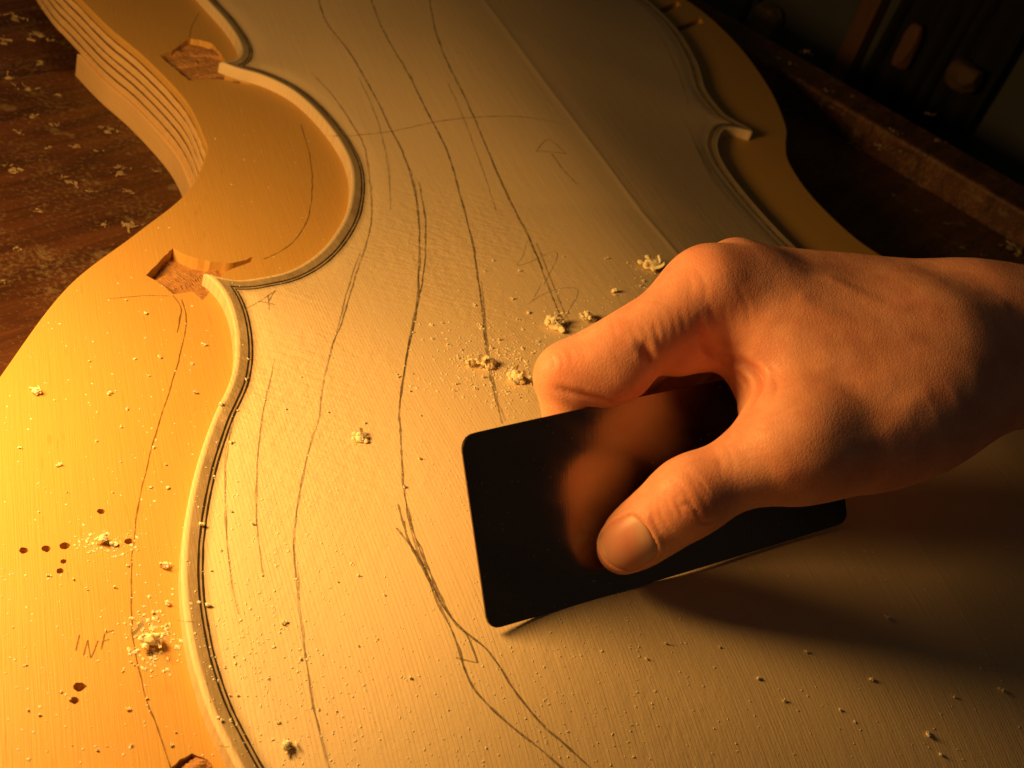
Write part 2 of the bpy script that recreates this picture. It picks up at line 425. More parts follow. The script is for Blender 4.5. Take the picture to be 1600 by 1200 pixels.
# screw holes and chiselled corner recesses are cut through the upper face
holes = bp([(37, 860), (72, 857), (101, 853), (99, 877), (94, 892), (201, 846), (158, 799), (124, 1073), (116, 1094)], ZM)[:, :2]
hole_r = [1.25, 1.3, 1.45, .9, 1.05, 1.3, 1.2, 1.6, 1.1]
rec_px = [[(228, 430), (250, 408), (271, 387), (284, 396), (305, 403), (330, 409), (358, 411), (378, 408), (395, 401), (392, 409), (374, 416), (352, 425), (336, 442), (318, 470), (300, 455), (270, 460), (258, 448), (243, 438)],
          [(250, 87), (268, 80), (284, 68), (297, 60), (316, 63), (332, 68), (342, 80), (352, 95), (352, 118), (375, 122), (392, 133), (370, 130), (345, 124), (322, 124), (296, 126), (280, 113), (262, 98)],
          [(262, 1206), (280, 1188), (300, 1177), (316, 1182), (332, 1196), (345, 1215), (330, 1240), (280, 1240)],
          [(1029, 14), (1044, 8), (1058, 2), (1064, 8), (1049, 15), (1034, 21)], [(1057, 42), (1076, 35), (1094, 28), (1099, 35), (1080, 42), (1061, 49)]]
recs = [bp(r, ZM)[:, :2] for r in rec_px]
recs = [resample(np.vstack([r, r[:1]]), 1.6)[:-1] + rng.normal(0, .16, (len(resample(np.vstack([r, r[:1]]), 1.6)) - 1, 2)) for r in recs]
def cdt(loops, extra):
    pts = []; edges = []
    for L in loops:
        b = len(pts); pts += [tuple(p) for p in L]; edges += [(b+i, b+(i+1) % len(L)) for i in range(len(L))]
    pts += [tuple(p) for p in extra]
    r = delaunay_2d_cdt([Vector(p) for p in pts], edges, [], 0, 1e-4)
    return np.array([v[:] for v in r[0]]), np.array(r[2])
gx, gy = np.meshgrid(np.arange(-300, 300, 14.), np.arange(-60, 810, 14.)); G = np.stack([gx.ravel(), gy.ravel()], 1)
G = G[inside(G, MOUT)]; G = G[dist(G, MOUT) > 5]
hl = [np.stack([h[0] + r * np.cos(np.linspace(0, 2*np.pi, 14)[:-1]) * (1 + rng.normal(0, .09, 13)), h[1] + r * np.sin(np.linspace(0, 2*np.pi, 14)[:-1]) * (1 + rng.normal(0, .09, 13))], 1) for h, r in zip(holes, hole_r)]
MIN = MOUT + 0
nrm = np.roll(MOUT, -1, 0) - np.roll(MOUT, 1, 0); nrm = np.stack([nrm[:, 1], -nrm[:, 0]], 1); nrm /= np.linalg.norm(nrm, axis=1)[:, None]   # outward
MTOP = MOUT - nrm * .7
v2, tri = cdt([MTOP] + hl + recs, G)
cen = v2[tri].mean(1); ok = inside(cen, MTOP)
for L in hl + recs: ok &= ~inside(cen, L)
tri = tri[ok]
Vt = np.column_stack([v2, np.full(len(v2), ZM)]); Ft = [tuple(t) for t in tri]
def wall_ring(L, z0, z1):
    n = len(L); V = np.vstack([np.column_stack([L, np.full(n, z0)]), np.column_stack([L, np.full(n, z1)])])
    return V, [(i, (i+1) % n, n+(i+1) % n, n+i) for i in range(n)]
def merge(*parts):
    V = []; Fc = []; b = 0
    for v, f in parts:
        V.append(np.asarray(v)); Fc += [tuple(int(j)+b for j in q) for q in f]; b += len(v)
    return np.vstack(V), Fc
REC_D = [5.0, 3.2, 1.6, 8., 8.]
parts = [(Vt, Ft)]
for L, d_ in zip(recs, REC_D): parts.append(wall_ring(L, ZM, ZM - d_ - .4))
for L in hl: parts.append(wall_ring(L, ZM, ZM - 6.5))
# rounded arris and the top ply's own edge
zs = [(ZM, .7), (ZM - .25, .22), (ZM - .7, .0)]
ply_t = [4.0, 3.4, 3.8, 3.2, 4.0, 3.3]
ringV = []; nM = len(MOUT)
for z_, ins in zs + [(ZM - ply_t[0] + .3, 0.), (ZM - ply_t[0], .5)]: ringV.append(np.column_stack([MOUT - nrm * ins, np.full(nM, z_)]))
parts.append((np.vstack(ringV), [(a*nM+i, (a+1)*nM+i, (a+1)*nM+(i+1) % nM, a*nM+(i+1) % nM) for a in range(4) for i in range(nM)]))
V, f = merge(*parts)
o = mesh('ply', V, f, M_MOULD, mould, False, at=MLoc)
o['label'] = 'golden birch face ply with drilled holes and chiselled corners'
z = ZM - ply_t[0]
for i, t in enumerate([1.2] + [q for pr in zip(ply_t[1:], [1.4, 1.1, 1.4, 1.2, 0]) for q in pr]):
    if t == 0: continue
    dark = i % 2 == 0
    wob = .25 * vnoise(np.column_stack([MOUT * .08, np.full(nM, i * 3.1)]), i) + rng.normal(0, .05, nM)
    ins = (.75 if dark else .15) + wob
    rings = []
    prof = [(z, ins + 1.5), (z, ins), (z - t, ins), (z - t, ins + 1.5)] if dark else [(z, ins + .5), (z - .35, ins), (z - t + .35, ins), (z - t, ins + .5)]
    for z_, s_ in prof: rings.append(np.column_stack([MOUT - nrm * np.reshape(s_, (-1, 1)), np.full(nM, z_)]))
    fc = [(a*nM+k, (a+1)*nM+k, (a+1)*nM+(k+1) % nM, a*nM+(k+1) % nM) for a in range(3) for k in range(nM)]
    mesh('glue_line' if dark else 'ply', np.vstack(rings), fc, M_GLUE if dark else M_PLY, mould, False, at=MLoc)
    z -= t
zply = z
# lower block under the waist, its left end cut square
blk = [p for p in MOUT if -232 < p[0] < -170 and 395 < p[1] < 548]
blk = np.array(sorted(blk, key=lambda p: -p[1])) - np.array([1.5, 0])
poly = np.vstack([blk, [(-100, 400), (-100, 548)]])
n = len(poly); Vb = np.vstack([np.column_stack([poly, np.full(n, zply - .02)]), np.column_stack([poly, np.full(n, ZB + .02)])])
fb = [(i, (i+1) % n, n+(i+1) % n, n+i) for i in range(n)] + [tuple(range(n))[::-1], tuple(range(n, 2*n))]
bevel(mesh('base_block', Vb, fb, M_PLY, mould, False, at=MLoc), .5)
V, f = box((-60, 640, ZB + .02), (60, 700, zply - .02)); bevel(mesh('base_block', V, f, M_PLY, mould, False, at=MLoc), .5)
V, f = box((100, 350, ZB + .02), (165, 440, zply - .02)); bevel(mesh('base_block', V, f, M_PLY, mould, False, at=MLoc), .5)
V, f = box((-60, -40, ZB + .02), (60, 20, zply - .02)); bevel(mesh('base_block', V, f, M_PLY, mould, False, at=MLoc), .5)
# floors of the recesses, torn by the chisel
for L, d_, sd in zip(recs, REC_D, (1, 2, 3, 4, 5)):
    lo2, hi2 = L.min(0) - 1, L.max(0) + 1
    g1, g2 = np.meshgrid(np.arange(lo2[0], hi2[0], .9), np.arange(lo2[1], hi2[1], .9)); gg = np.stack([g1.ravel(), g2.ravel()], 1)
    gg = gg[inside(gg, L)]; gg = gg[dist(gg, L) > .3]
    vv, tt = cdt([L], gg); tt = tt[inside(vv[tt].mean(1), L)]
    u_ = vv @ np.array([.8, .6]); wv = vv @ np.array([-.6, .8])
    zz = ZM - d_ + .55 * vnoise(np.stack([u_ * .12, wv * .5], 1), sd) + .22 * vnoise(np.stack([u_ * .4, wv * 1.6], 1), sd + 4)
    ridge = vnoise(np.stack([u_ * .1, wv * .22], 1), sd + 9); zz += np.where(ridge > .12, 1.1, 0.) * np.clip((ridge - .12) * 12, 0, 1)
    mesh('recess_floor', np.column_stack([vv, zz]), tt, M_RECESS, mould, False, at=MLoc)
for h, r in zip(holes, hole_r):
    a = np.linspace(0, 2*np.pi, 11)[:-1]; Vh = np.vstack([np.column_stack([h[0] + r*1.25*np.cos(a), h[1] + r*1.25*np.sin(a), np.full(10, ZM - 4.2)]), [[h[0], h[1], ZM - 6.2]]])
    mesh('hole_bottom', Vh, [(i, (i+1) % 10, 10) for i in range(10)], M_HOLE, mould, True, at=MLoc)

# ------------------------------------------------------------------ drawn lines as thin flat ribbons lying on a surface
def ribbon(P3, width, jitter=.35, wob=.22):
    P3 = np.asarray(P3); T = np.gradient(P3[:, :2], axis=0); T /= np.maximum(np.linalg.norm(T, axis=1), 1e-9)[:, None]
    N = np.stack([-T[:, 1], T[:, 0]], 1)
    s_ = np.arange(len(P3)) * .16
    off = wob * vnoise(np.stack([s_, s_ * 0 + width * 31 + P3[0, 0]], 1), 3)
    wd = width * .5 * (1 + jitter * vnoise(np.stack([s_ * 2.1, s_ * 0 + P3[0, 1]], 1), 5))
    c = P3[:, :2] + N * off[:, None]
    A = c + N * wd[:, None]; B = c - N * wd[:, None]
    return A, B
def ribbon_mesh(list_of_ab, zfun, lift):
    V = []; Fc = []; b = 0
    for A, B in list_of_ab:
        n = len(A); P = np.vstack([A, B]); V.append(np.column_stack([P, zfun(P) + lift])); Fc += [(b+i, b+i+1, b+n+i+1, b+n+i) for i in range(n-1)]; b += 2*n
    return np.vstack(V), Fc
zmf = lambda P: np.full(len(P), ZM)
def mould_line(pts, width, mat=M_PENCIL_M, name='pencil_line', smooth_=True):
    P = bp(catmull(pts, 8) if smooth_ else pts, ZM); P = resample(P, .8)
    V, f = ribbon_mesh([ribbon(P, width)], zmf, .05)
    return mesh(name, V, f, mat, mould, False, at=MLoc)
mould_line([(284, 468), (290, 490), (289, 520), (280, 560), (262, 620), (240, 690), (220, 770), (208, 850), (205, 920), (208, 1000), (225, 1080), (252, 1155), (268, 1205)], .42)
mould_line([(270, 462), (282, 478), (281, 500), (277, 520)], .5)
mould_line([(470, 195), (483, 240), (488, 290), (481, 340), (463, 372), (440, 392), (412, 405)], .45)
mould_line([(167, 467), (225, 462), (262, 462)], .3)
mould_line([(296, 60), (300, 40), (312, 20)], .35)
# the pencilled word on the mould
LET = [[(119, 1017), (124, 992)], [(131, 1024), (137, 1000), (142, 1029), (153, 1001)], [(158, 1015), (164, 990), (178, 985)], [(160, 1003), (171, 999)]]
V, f = ribbon_mesh([ribbon(resample(bp(l, ZM), .6), .42, .3, .1) for l in LET], zmf, .05)
mesh('pencil_lettering', V, f, M_PENCIL_M, mould, False, at=MLoc)

# ------------------------------------------------------------------ the cello front
cello = thing('cello_front', 'arched pale spruce cello front with black purfling and pencil lines in the plywood mould', 'cello front', (0, 300, 0))
CLoc = np.array([0, 300, 0.])
OUTr = resample(np.vstack([OUT, OUT[:1]]), 1.3)[:-1]
if (np.roll(OUTr, -1, 0)[:, 0] * OUTr[:, 1] - OUTr[:, 0] * np.roll(OUTr, -1, 0)[:, 1]).sum() > 0: OUTr = OUTr[::-1]
on = np.roll(OUTr, -1, 0) - np.roll(OUTr, 1, 0); on = np.stack([on[:, 1], -on[:, 0]], 1); on /= np.linalg.norm(on, axis=1)[:, None]
ext = []
for dl, st in ((.35, 1), (.8, 1), (1.4, 1), (2.4, 1), (3.6, 1), (5, 1), (6.6, 2), (8.6, 2), (11, 3), (14, 3)):
    q = (OUTr - on * dl)[::st]; q = q[inside(q, OUTr)]; q = q[dist(q, OUTr) > dl * .93]; ext.append(q)
gx, gy = np.meshgrid(np.arange(-225, 226, 4.2), np.arange(-3, 755, 4.2)); G = np.stack([gx.ravel() + (np.arange(gx.size) // gx.shape[1] % 2) * 2.1, gy.ravel()], 1)
G = G[inside(G, OUTr)]; G = G[(dist(G, OUTr) > 15.5) ]
seam_x = lambda y: 16.5 - .022 * (np.clip(y, 330, 800) - 354)
_sy = np.linspace(-4.4, 755.0, 420)
G = G[np.abs(G[:, 0] - seam_x(G[:, 1])) > 5]
seam = np.vstack([np.column_stack([seam_x(_sy) + o_, _sy]) for o_ in (-3.4, -2, -1, -.4, 0, .4, 1, 2, 3.4)]); seam = seam[inside(seam, OUTr)]; seam = seam[dist(seam, OUTr) > .6]
v2, tri = cdt([OUTr], np.vstack(ext + [G, seam]))
tri = tri[inside(v2[tri].mean(1), OUTr)]
dd = dist(v2, OUTr)
rr_ = np.clip((1.1 - dd) / 1.1, 0, 1)
zz = arch(v2) - (1 - np.sqrt(np.maximum(1 - rr_**2, 0))) * .9
zz += .22 * np.exp(-((v2[:, 0] - seam_x(v2[:, 1])) / 1.9)**2) * np.clip((dd - 8) / 20, 0, 1) * np.clip((v2[:, 1] - 200) / 80, 0, 1)    # glue joint standing slightly proud
zz -= .7 * np.exp(-((dd - 7.5) / 4.0)**2)            # shallow channel worked along the purfling
nO = len(OUTr)
Ve = np.vstack([np.column_stack([OUTr, np.full(nO, -.9)]), np.column_stack([OUTr, np.full(nO, -1.3)]), np.column_stack([OUTr, np.full(nO, ZM + .03)])])
for sgn, mt in ((-1, M_SPRUCE_L), (1, M_SPRUCE_R)):
    cen_ = v2[tri].mean(1); tt = tri[((cen_[:, 0] - seam_x(cen_[:, 1])) * sgn) > 0]
    used = np.unique(tt); mp = np.full(len(v2), -1); mp[used] = np.arange(len(used))
    V0 = np.column_stack([v2, zz])[used]; F0 = mp[tt]
    seg = [(i, (i+1) % nO) for i in range(nO) if (OUTr[i, 0] + OUTr[(i+1) % nO, 0] - 2 * seam_x(OUTr[i, 1])) * sgn > 0]
    F1 = [(a*nO+i, (a+1)*nO+i, (a+1)*nO+j, a*nO+j) for a in range(2) for i, j in seg]
    V, f = merge((V0, F0), (Ve, F1))
    o = mesh('plate_half', V, f, mt, cello, True, at=CLoc, attrs={'edge_d': np.concatenate([dd[used], np.zeros(3*nO)])})
    bm = bmesh.new(); bm.from_mesh(o.data)
    bmesh.ops.delete(bm, geom=[v for v in bm.verts if not v.link_faces], context='VERTS'); bm.to_mesh(o.data); bm.free()
def zplate(P):
    d_ = dist(P, OUTr); r_ = np.clip((1.1 - d_) / 1.1, 0, 1)
    return arch(P) - (1 - np.sqrt(np.maximum(1 - r_**2, 0))) * .9 - .7 * np.exp(-((d_ - 7.5) / 4.0)**2)
# purfling: two black lines let into the edge, one run per bout
for sg in SEGS:
    sr = resample(sg, .9); T = np.gradient(sr, axis=0); T /= np.linalg.norm(T, axis=1)[:, None]; N = np.stack([-T[:, 1], T[:, 0]], 1)
    q = sr + N * 3
    if inside(q, OUTr).mean() < .5: N = -N
    abs_ = []
    for d0 in (4.9, 6.15):
        c = sr + N * d0
        for ext_dir in (0, 1):            # run on past the corner towards the mitre
            e0, e1 = (c[0], c[0] - T[0] * 9) if ext_dir == 0 else (c[-1], c[-1] + T[-1] * 9)
            ln = e0 + (e1 - e0) * np.linspace(0, 1, 12)[1:, None]
            c = np.vstack([ln[::-1], c]) if ext_dir == 0 else np.vstack([c, ln])
        ok = inside(c, OUTr) & (dist(c, OUTr) > d0 - .45)
        idx = np.where(ok)[0]
        if len(idx) < 4: continue
        c = c[idx]; cut = np.where(np.linalg.norm(np.diff(c, axis=0), axis=1) > 3)[0]
        for piece in np.split(c, cut + 1):
            if len(piece) > 5: abs_.append(ribbon(piece, .62, .22, .07))
    V, f = ribbon_mesh(abs_, zplate, .07)
    mesh('purfling', V, f, M_PURF, cello, False, at=CLoc)
# pencil lines
def plate_line(pts, width, mat=M_PENCIL, name='pencil_line', sm=True, wob=.2):
    P = hit_arch(catmull(pts, 6) if sm else resample(pts, 3)); P = resample(P, .8)
    n_ = len(P); t_ = np.linspace(0, 1, n_)
    two = P.copy(); two[:, 0] += .55 * vnoise(np.stack([t_ * n_ * .05, t_ * 0 + P[0, 0]], 1), 8) + .15      # the pencil went over it twice
    cut = int(n_ * .12), int(n_ * .86)
    V, f = ribbon_mesh([ribbon(P, width * .82, .5, wob), ribbon(two[cut[0]:cut[1]], width * .5, .6, wob * 1.6)], zplate, .06)
    return mesh(name, V, f, mat, cello, False, at=CLoc)
PL = [
 ([(497, -5), (510, 35), (545, 80), (585, 150), (612, 205), (632, 245), (648, 300), (655, 350), (654, 420), (651, 470), (640, 530), (630, 590), (624, 640), (627, 700), (630, 762)], .85, 0),
 ([(655, 285), (664, 340), (664, 400), (658, 450), (646, 510), (632, 575), (624, 640)], .7, 0),
 ([(578, -5), (600, 50), (640, 120), (670, 180), (700, 240), (720, 310), (736, 370), (746, 430), (754, 490), (760, 550), (768, 600), (785, 662)], .9, 0),
 ([(752, 440), (758, 500), (764, 560), (776, 620), (790, 658)], .6, 1),
 ([(670, -5), (684, 60), (705, 110), (730, 160), (760, 230), (785, 290), (810, 340), (830, 380), (850, 430), (870, 480), (886, 512)], .9, 0),
 ([(838, 380), (858, 430), (878, 480), (892, 508)], .6, 1),
 ([(488, 115), (520, 150), (548, 190), (570, 230), (578, 280), (581, 330), (574, 375), (562, 410), (550, 450), (535, 500), (520, 540), (505, 600), (500, 650)], .8, 1),
 ([(563, 395), (552, 425), (538, 470), (526, 520)], .6, 1),
 ([(500, 650), (478, 720), (464, 790), (459, 850), (462, 905)], .7, 1),
 ([(622, 788), (638, 844), (671, 908), (701, 960), (731, 994), (746, 1036)], .75, 0),
 ([(630, 762), (649, 840), (679, 911), (712, 975), (765, 1020), (802, 1076), (840, 1125), (877, 1159), (925, 1203)], .7, 0),
 ([(619, 825), (656, 874), (682, 938), (709, 994), (735, 1065), (772, 1110), (810, 1144), (847, 1174), (880, 1203)], .7, 0),
 ([(746, 1036), (712, 1028)], .6, 1),
 ([(512, 212), (545, 211), (600, 207), (690, 189), (770, 182), (830, 184), (880, 194)], .8, 1),
 ([(1070, 190), (1095, 240), (1120, 285), (1150, 325), (1190, 370)], .9, 1),
 ([(1085, 225), (1110, 275), (1140, 318)], .7, 1),
 ([(1012, 25), (1040, 70), (1062, 120), (1076, 165)], .8, 1),
 ([(459, 850), (464, 920), (472, 990), (482, 1060), (496, 1130), (515, 1203)], .7, 1),
 ([(372, 620), (356, 700), (352, 790), (358, 880), (372, 960)], .6, 1),
 ([(430, 560), (412, 640), (402, 730), (402, 820), (412, 900)], .6, 1),
 ([(632, 770), (640, 820), (655, 870), (676, 925)], .5, 1),
 ([(560, 120), (590, 190), (606, 260), (610, 330)], .5, 1),
 ([(700, 130), (730, 200), (756, 270), (775, 330)], .5, 1),
]
for pts, wd, faint in PL: plate_line(pts, wd, M_PENCIL_F if faint else M_PENCIL)
def strokes(lines, wd, mat):
    out = [ribbon(resample(hit_arch(catmull(l, 6) if len(l) > 2 else l), .6), wd, .35, .12) for l in lines]
    V, f = ribbon_mesh(out, zplate, .06); mesh('pencil_mark', V, f, mat, cello, False, at=CLoc)
strokes([[(387, 479), (408, 469), (432, 452)], [(404, 470), (430, 476)], [(419, 460), (421, 484)], [(430, 453), (420, 470)]], .45, M_PENCIL)
strokes([[(838, 236), (857, 218), (884, 240)], [(838, 236), (885, 240)], [(862, 240), (880, 265), (902, 288)]], .5, M_PENCIL)
strokes([[(823, 378), (817, 400), (808, 414), (825, 411), (848, 400), (868, 392), (870, 404), (860, 425), (850, 445)]], .42, M_PENCIL_F)
strokes([[(826, 475), (845, 462), (870, 452), (897, 450), (903, 458), (893, 478), (880, 500)]], .42, M_PENCIL_F)
strokes([[(808, 430), (820, 434)], [(846, 442), (832, 470)]], .35, M_PENCIL_F)
strokes([[(277, 969), (303, 972)]], .4, M_PENCIL_F)
strokes([[(342, 1166), (358, 1166)]], .4, M_PENCIL_F)
# ------------------------------------------------------------------ the hand: one distance field, meshed as one continuous surface
def dense(pts, n=5):
    P = np.array([list(px(u, v, Z)) + [r] for u, v, Z, r in pts])
    return catmull(P, n)
CH = [  # (px column, px row, depth, radius) along each bone, blend with the rest
    ([(1120, 464, 386.5, 11.8), (1165, 468, 388.8, 12.8), (1220, 478, 392.5, 14.2), (1340, 506, 400, 16.0), (1500, 530, 409, 18.4)], 8),
    ([(1158, 421, 399, 8.2), (1250, 443, 404, 10.6), (1370, 470, 410, 14.0), (1500, 497, 415, 17.6)], 7),
    ([(1200, 442, 415, 9.5), (1300, 466, 419, 12), (1500, 512, 428, 17)], 9),
    ([(1250, 472, 428, 9), (1330, 492, 430, 12), (1500, 532, 436, 15.5)], 9),
    ([(1255, 692, 368, 15.5), (1345, 684, 372.5, 16.6), (1430, 652, 380.5, 18.0), (1510, 602, 394, 18.0), (1600, 556, 415, 21.8)], 12),
    ([(1195, 600, 385, 7.0), (1255, 596, 383.5, 13), (1330, 588, 387, 17), (1430, 575, 395, 19.5)], 16),
    ([(1150, 503, 386, 11), (1225, 540, 385, 14.5), (1310, 560, 389, 17), (1400, 560, 394, 19)], 16),
    ([(1183, 640, 381, 5.0), (1185, 610, 385, 5.0), (1165, 573, 389, 5.0), (1122, 541, 390, 6.2)], 6),     # web edge
    ([(1510, 528, 413, 21.7), (1600, 540, 425, 25.8), (1760, 562, 455, 28.2), (1900, 580, 480, 31), (2150, 615, 530, 35)], 12),
    ([(972, 854, 368.4, 7.7), (990, 838, 367.8, 9.5), (1018, 817, 366.4, 10.4), (1075, 776, 364.0, 11.4), (1137, 743, 363.5, 10.8), (1200, 715, 366.5, 12.4), (1265, 690, 370, 15)], 6),
    ([(935, 762, 383.0, 7.0), (898, 690, 381.5, 8.0), (884, 602, 377.0, 8.6)], 2.0),
    ([(877, 592, 376.2, 7.6), (905, 580, 375.6, 10.2), (950, 561, 375.3, 11.3), (1000, 533, 376.4, 11.6), (1050, 503, 379, 11.8), (1118, 462, 386.5, 12.2)], 3.5),
    ([(1000, 752, 391, 7.0), (970, 690, 391, 8.0), (958, 600, 396, 9.0), (1050, 527, 399, 9.8), (1158, 434, 402, 9.3)], 2),
    ([(1062, 740, 401, 6.8), (1037, 690, 403, 7.6), (1025, 608, 409, 8.6), (1100, 537, 413, 9.4), (1200, 447, 416, 9.3)], 2),
    ([(1135, 722, 410, 6.2), (1118, 680, 413, 6.8), (1112, 608, 420, 7.6), (1180, 542, 424, 8.3), (1255, 477, 429, 8.3)], 2),
]
CHD = [(dense(p, 3), k) for p, k in CH]
BALLS = [  # px column, row, depth, radius, blend
    (876, 576, 373.9, 6.6, 5), (1097, 448, 383.6, 9.4, 14), (1168, 449, 390.8, 9.0, 12), (1140, 413, 396, 6.4, 6),
    (1055, 546, 380.5, 8.2, 4), (1090, 546, 385, 6.4, 6),
    (972, 583, 374.3, 8.4, 3.5), (945, 592, 374.3, 8.2, 3), (915, 588, 375, 7.8, 4), (1075, 771, 361.0, 10.2, 5),
    (1235, 693, 365.6, 12.0, 14), (1470, 556, 394, 14.2, 14), (1500, 575, 398, 13, 12),
]
TEND = [([(1210, 700, 357.5, 2.2), (1300, 655, 363.5, 3.0), (1400, 602, 374.0, 3.5), (1490, 560, 384.5, 4)], 8),   # tendon along the thumb
        ([(1120, 447, 376, 3), (1240, 470, 381.5, 3), (1400, 507, 388, 3.2), (1540, 535, 395.5, 4)], 8),            # extensor of the index finger
        ([(1155, 414, 393, 2.5), (1300, 440, 399.5, 2.5), (1480, 480, 401, 3)], 6)]
TEND = [(dense(p, 3), k) for p, k in TEND]
def cone_d(P, a, ra_, b, rb_):
    ba = b - a; l2 = ba @ ba; rr = ra_ - rb_; a2 = l2 - rr * rr; il2 = 1 / l2
    pa = P - a; y = pa @ ba; z = y - l2; x2 = ((pa * l2 - y[:, None] * ba)**2).sum(1); y2 = y * y * l2; z2 = z * z * l2
    k = np.sign(rr) * rr * rr * x2
    d = (np.sqrt(np.maximum(x2 * a2 * il2, 0)) + y * rr) * il2 - ra_
    m1 = np.sign(z) * a2 * z2 > k; m2 = np.sign(y) * a2 * y2 < k
    d = np.where(m2, np.sqrt(x2 + y2) * il2 - ra_, d)
    return np.where(m1, np.sqrt(x2 + z2) * il2 - rb_, d)
def smin(a, b, k):
    h = np.maximum(k - np.abs(a - b), 0) / k
    return np.minimum(a, b) - h * h * k * .25
def sdf(P):
    d = np.full(len(P), 30.)
    for c, k in CHD + TEND:
        lo_ = (c[:, :3] - c[:, 3:]).min(0) - 17; hi_ = (c[:, :3] + c[:, 3:]).max(0) + 17
        ii = np.where(np.all((P > lo_) & (P < hi_), axis=1))[0]
        if len(ii) == 0: continue
        Q = P[ii]; dc = np.full(len(ii), 30.)
        for i in range(len(c) - 1):
            a, b = c[i], c[i+1]; m = (a[:3] + b[:3]) / 2; rad = np.linalg.norm(b[:3] - a[:3]) / 2 + max(a[3], b[3]) + 17
            jj = np.where(((Q - m)**2).sum(1) < rad * rad)[0]
            if len(jj): dc[jj] = np.minimum(dc[jj], cone_d(Q[jj], a[:3], a[3], b[:3], b[3]))
        d[ii] = smin(d[ii], dc, k)
    for u, v, Z, r, k in BALLS:
        c = px(u, v, Z); q = ((P - c)**2).sum(1); ii = np.where(q < (r + 15)**2)[0]
        if len(ii): d[ii] = smin(d[ii], np.sqrt(q[ii]) - r, k)
    return d
# where the scraper stands: its straight edge rests on the crown of the arch between two sighted corners
_c0, _c1 = hit_arch([(764, 985), (1325, 815)])
B0, B1 = _c0.copy(), _c1.copy()
for _ in range(30):
    _t = np.linspace(0, 1, 41)[:, None]; _P = B0 + (B1 - B0) * _t
    gap_ = (_P[:, 2] - arch(_P)).min() - .25
    if gap_ > 0: break
    B0 = B0 + (POS - B0) / np.linalg.norm(POS - B0) * (-gap_ + .02); B1 = B1 + (POS - B1) / np.linalg.norm(POS - B1) * (-gap_ + .02)
HAND_SHIFT = -R[2] * max(0., (_c0 - B0) @ R[2] * .5 + (_c1 - B1) @ R[2] * .5)
def surface_nets(lo_, hi_, h, coarse=4):
    H_ = h * coarse
    nc = np.ceil((np.asarray(hi_) - lo_) / H_).astype(int)
    ax = [lo_[i] + np.arange(nc[i] + 1) * H_ for i in range(3)]
    g = np.stack(np.meshgrid(*ax, indexing='ij'), -1).reshape(-1, 3)
    dc = sdf(g).reshape(nc + 1)
    n = nc * coarse + 1
    D = np.repeat(np.repeat(np.repeat(dc, coarse, 0), coarse, 1), coarse, 2)[:n[0], :n[1], :n[2]]
    # nearest coarse value only gives the sign far away; evaluate properly near the surface
    near = np.abs(D) < H_ * 1.75
    idx = np.argwhere(near)
    val = np.empty(len(idx))
    for s in range(0, len(idx), 60000): val[s:s+60000] = sdf(lo_ + idx[s:s+60000] * h)
    D = D.copy(); D[near] = val
    sg = D < 0
    cs = np.zeros(n - 1, int)
    offs = [(i, j, k) for i in (0, 1) for j in (0, 1) for k in (0, 1)]
    for i, j, k in offs: cs += sg[i:n[0]-1+i, j:n[1]-1+j, k:n[2]-1+k]
    cell = (cs > 0) & (cs < 8)
    ci = np.argwhere(cell); vid = np.full(cell.shape, -1); vid[cell] = np.arange(len(ci))
    acc = np.zeros((len(ci), 3)); cnt = np.zeros(len(ci))
    for a in range(3):
        for o in offs:
            if o[a]: continue
            o2 = list(o); o2[a] = 1
            d0 = D[ci[:, 0]+o[0], ci[:, 1]+o[1], ci[:, 2]+o[2]]; d1 = D[ci[:, 0]+o2[0], ci[:, 1]+o2[1], ci[:, 2]+o2[2]]
            m = (d0 < 0) != (d1 < 0); t = np.where(m, d0 / np.where(m, d0 - d1, 1), 0)
            p = ci + np.asarray(o, float); p[:, a] += t
            acc[m] += p[m]; cnt[m] += 1
    V = lo_ + acc / cnt[:, None] * h
    Fq = []
    for a in range(3):
        b, c = (a+1) % 3, (a+2) % 3
        sl0 = [slice(None)]*3; sl1 = [slice(None)]*3
        sl0[a] = slice(0, -1); sl1[a] = slice(1, None)
        m = sg[tuple(sl0)] != sg[tuple(sl1)]
        e = np.argwhere(m); e = e[(e[:, b] > 0) & (e[:, c] > 0) & (e[:, b] < n[b]-1) & (e[:, c] < n[c]-1)]
        s0 = sg[e[:, 0], e[:, 1], e[:, 2]]
        def q(db, dc_):
            x = e.copy(); x[:, b] += db; x[:, c] += dc_
            return vid[x[:, 0], x[:, 1], x[:, 2]]
        f = np.stack([q(-1, -1), q(0, -1), q(0, 0), q(-1, 0)], 1)
        f[~s0] = f[~s0][:, ::-1]; Fq.append(f)
    return V, np.vstack(Fq)
def grad(P, e=.25):
    g = np.zeros_like(P)
    for q in ((1, -1, -1), (-1, -1, 1), (-1, 1, -1), (1, 1, 1)):
        q = np.array(q, float); g += q * sdf(P + q * e)[:, None]
    return g / np.maximum(np.linalg.norm(g, axis=1), 1e-9)[:, None]
def trace(uv):
    uv = np.asarray(uv, float); d = np.stack([(uv[:, 0]-800)/F, (uv[:, 1]-600)/F, np.ones(len(uv))], 1); d /= np.linalg.norm(d, axis=1)[:, None]
    t = np.full(len(d), 325.)
    for _ in range(45): t += np.clip(sdf(d * t[:, None]), -5, 30) * .9
    return d * t[:, None]
HV, HF = surface_nets(np.array([0., -62., 338.]), np.array([408., 98., 582.]), .76)
HN = grad(HV)
HV = HV - HN * sdf(HV)[:, None]
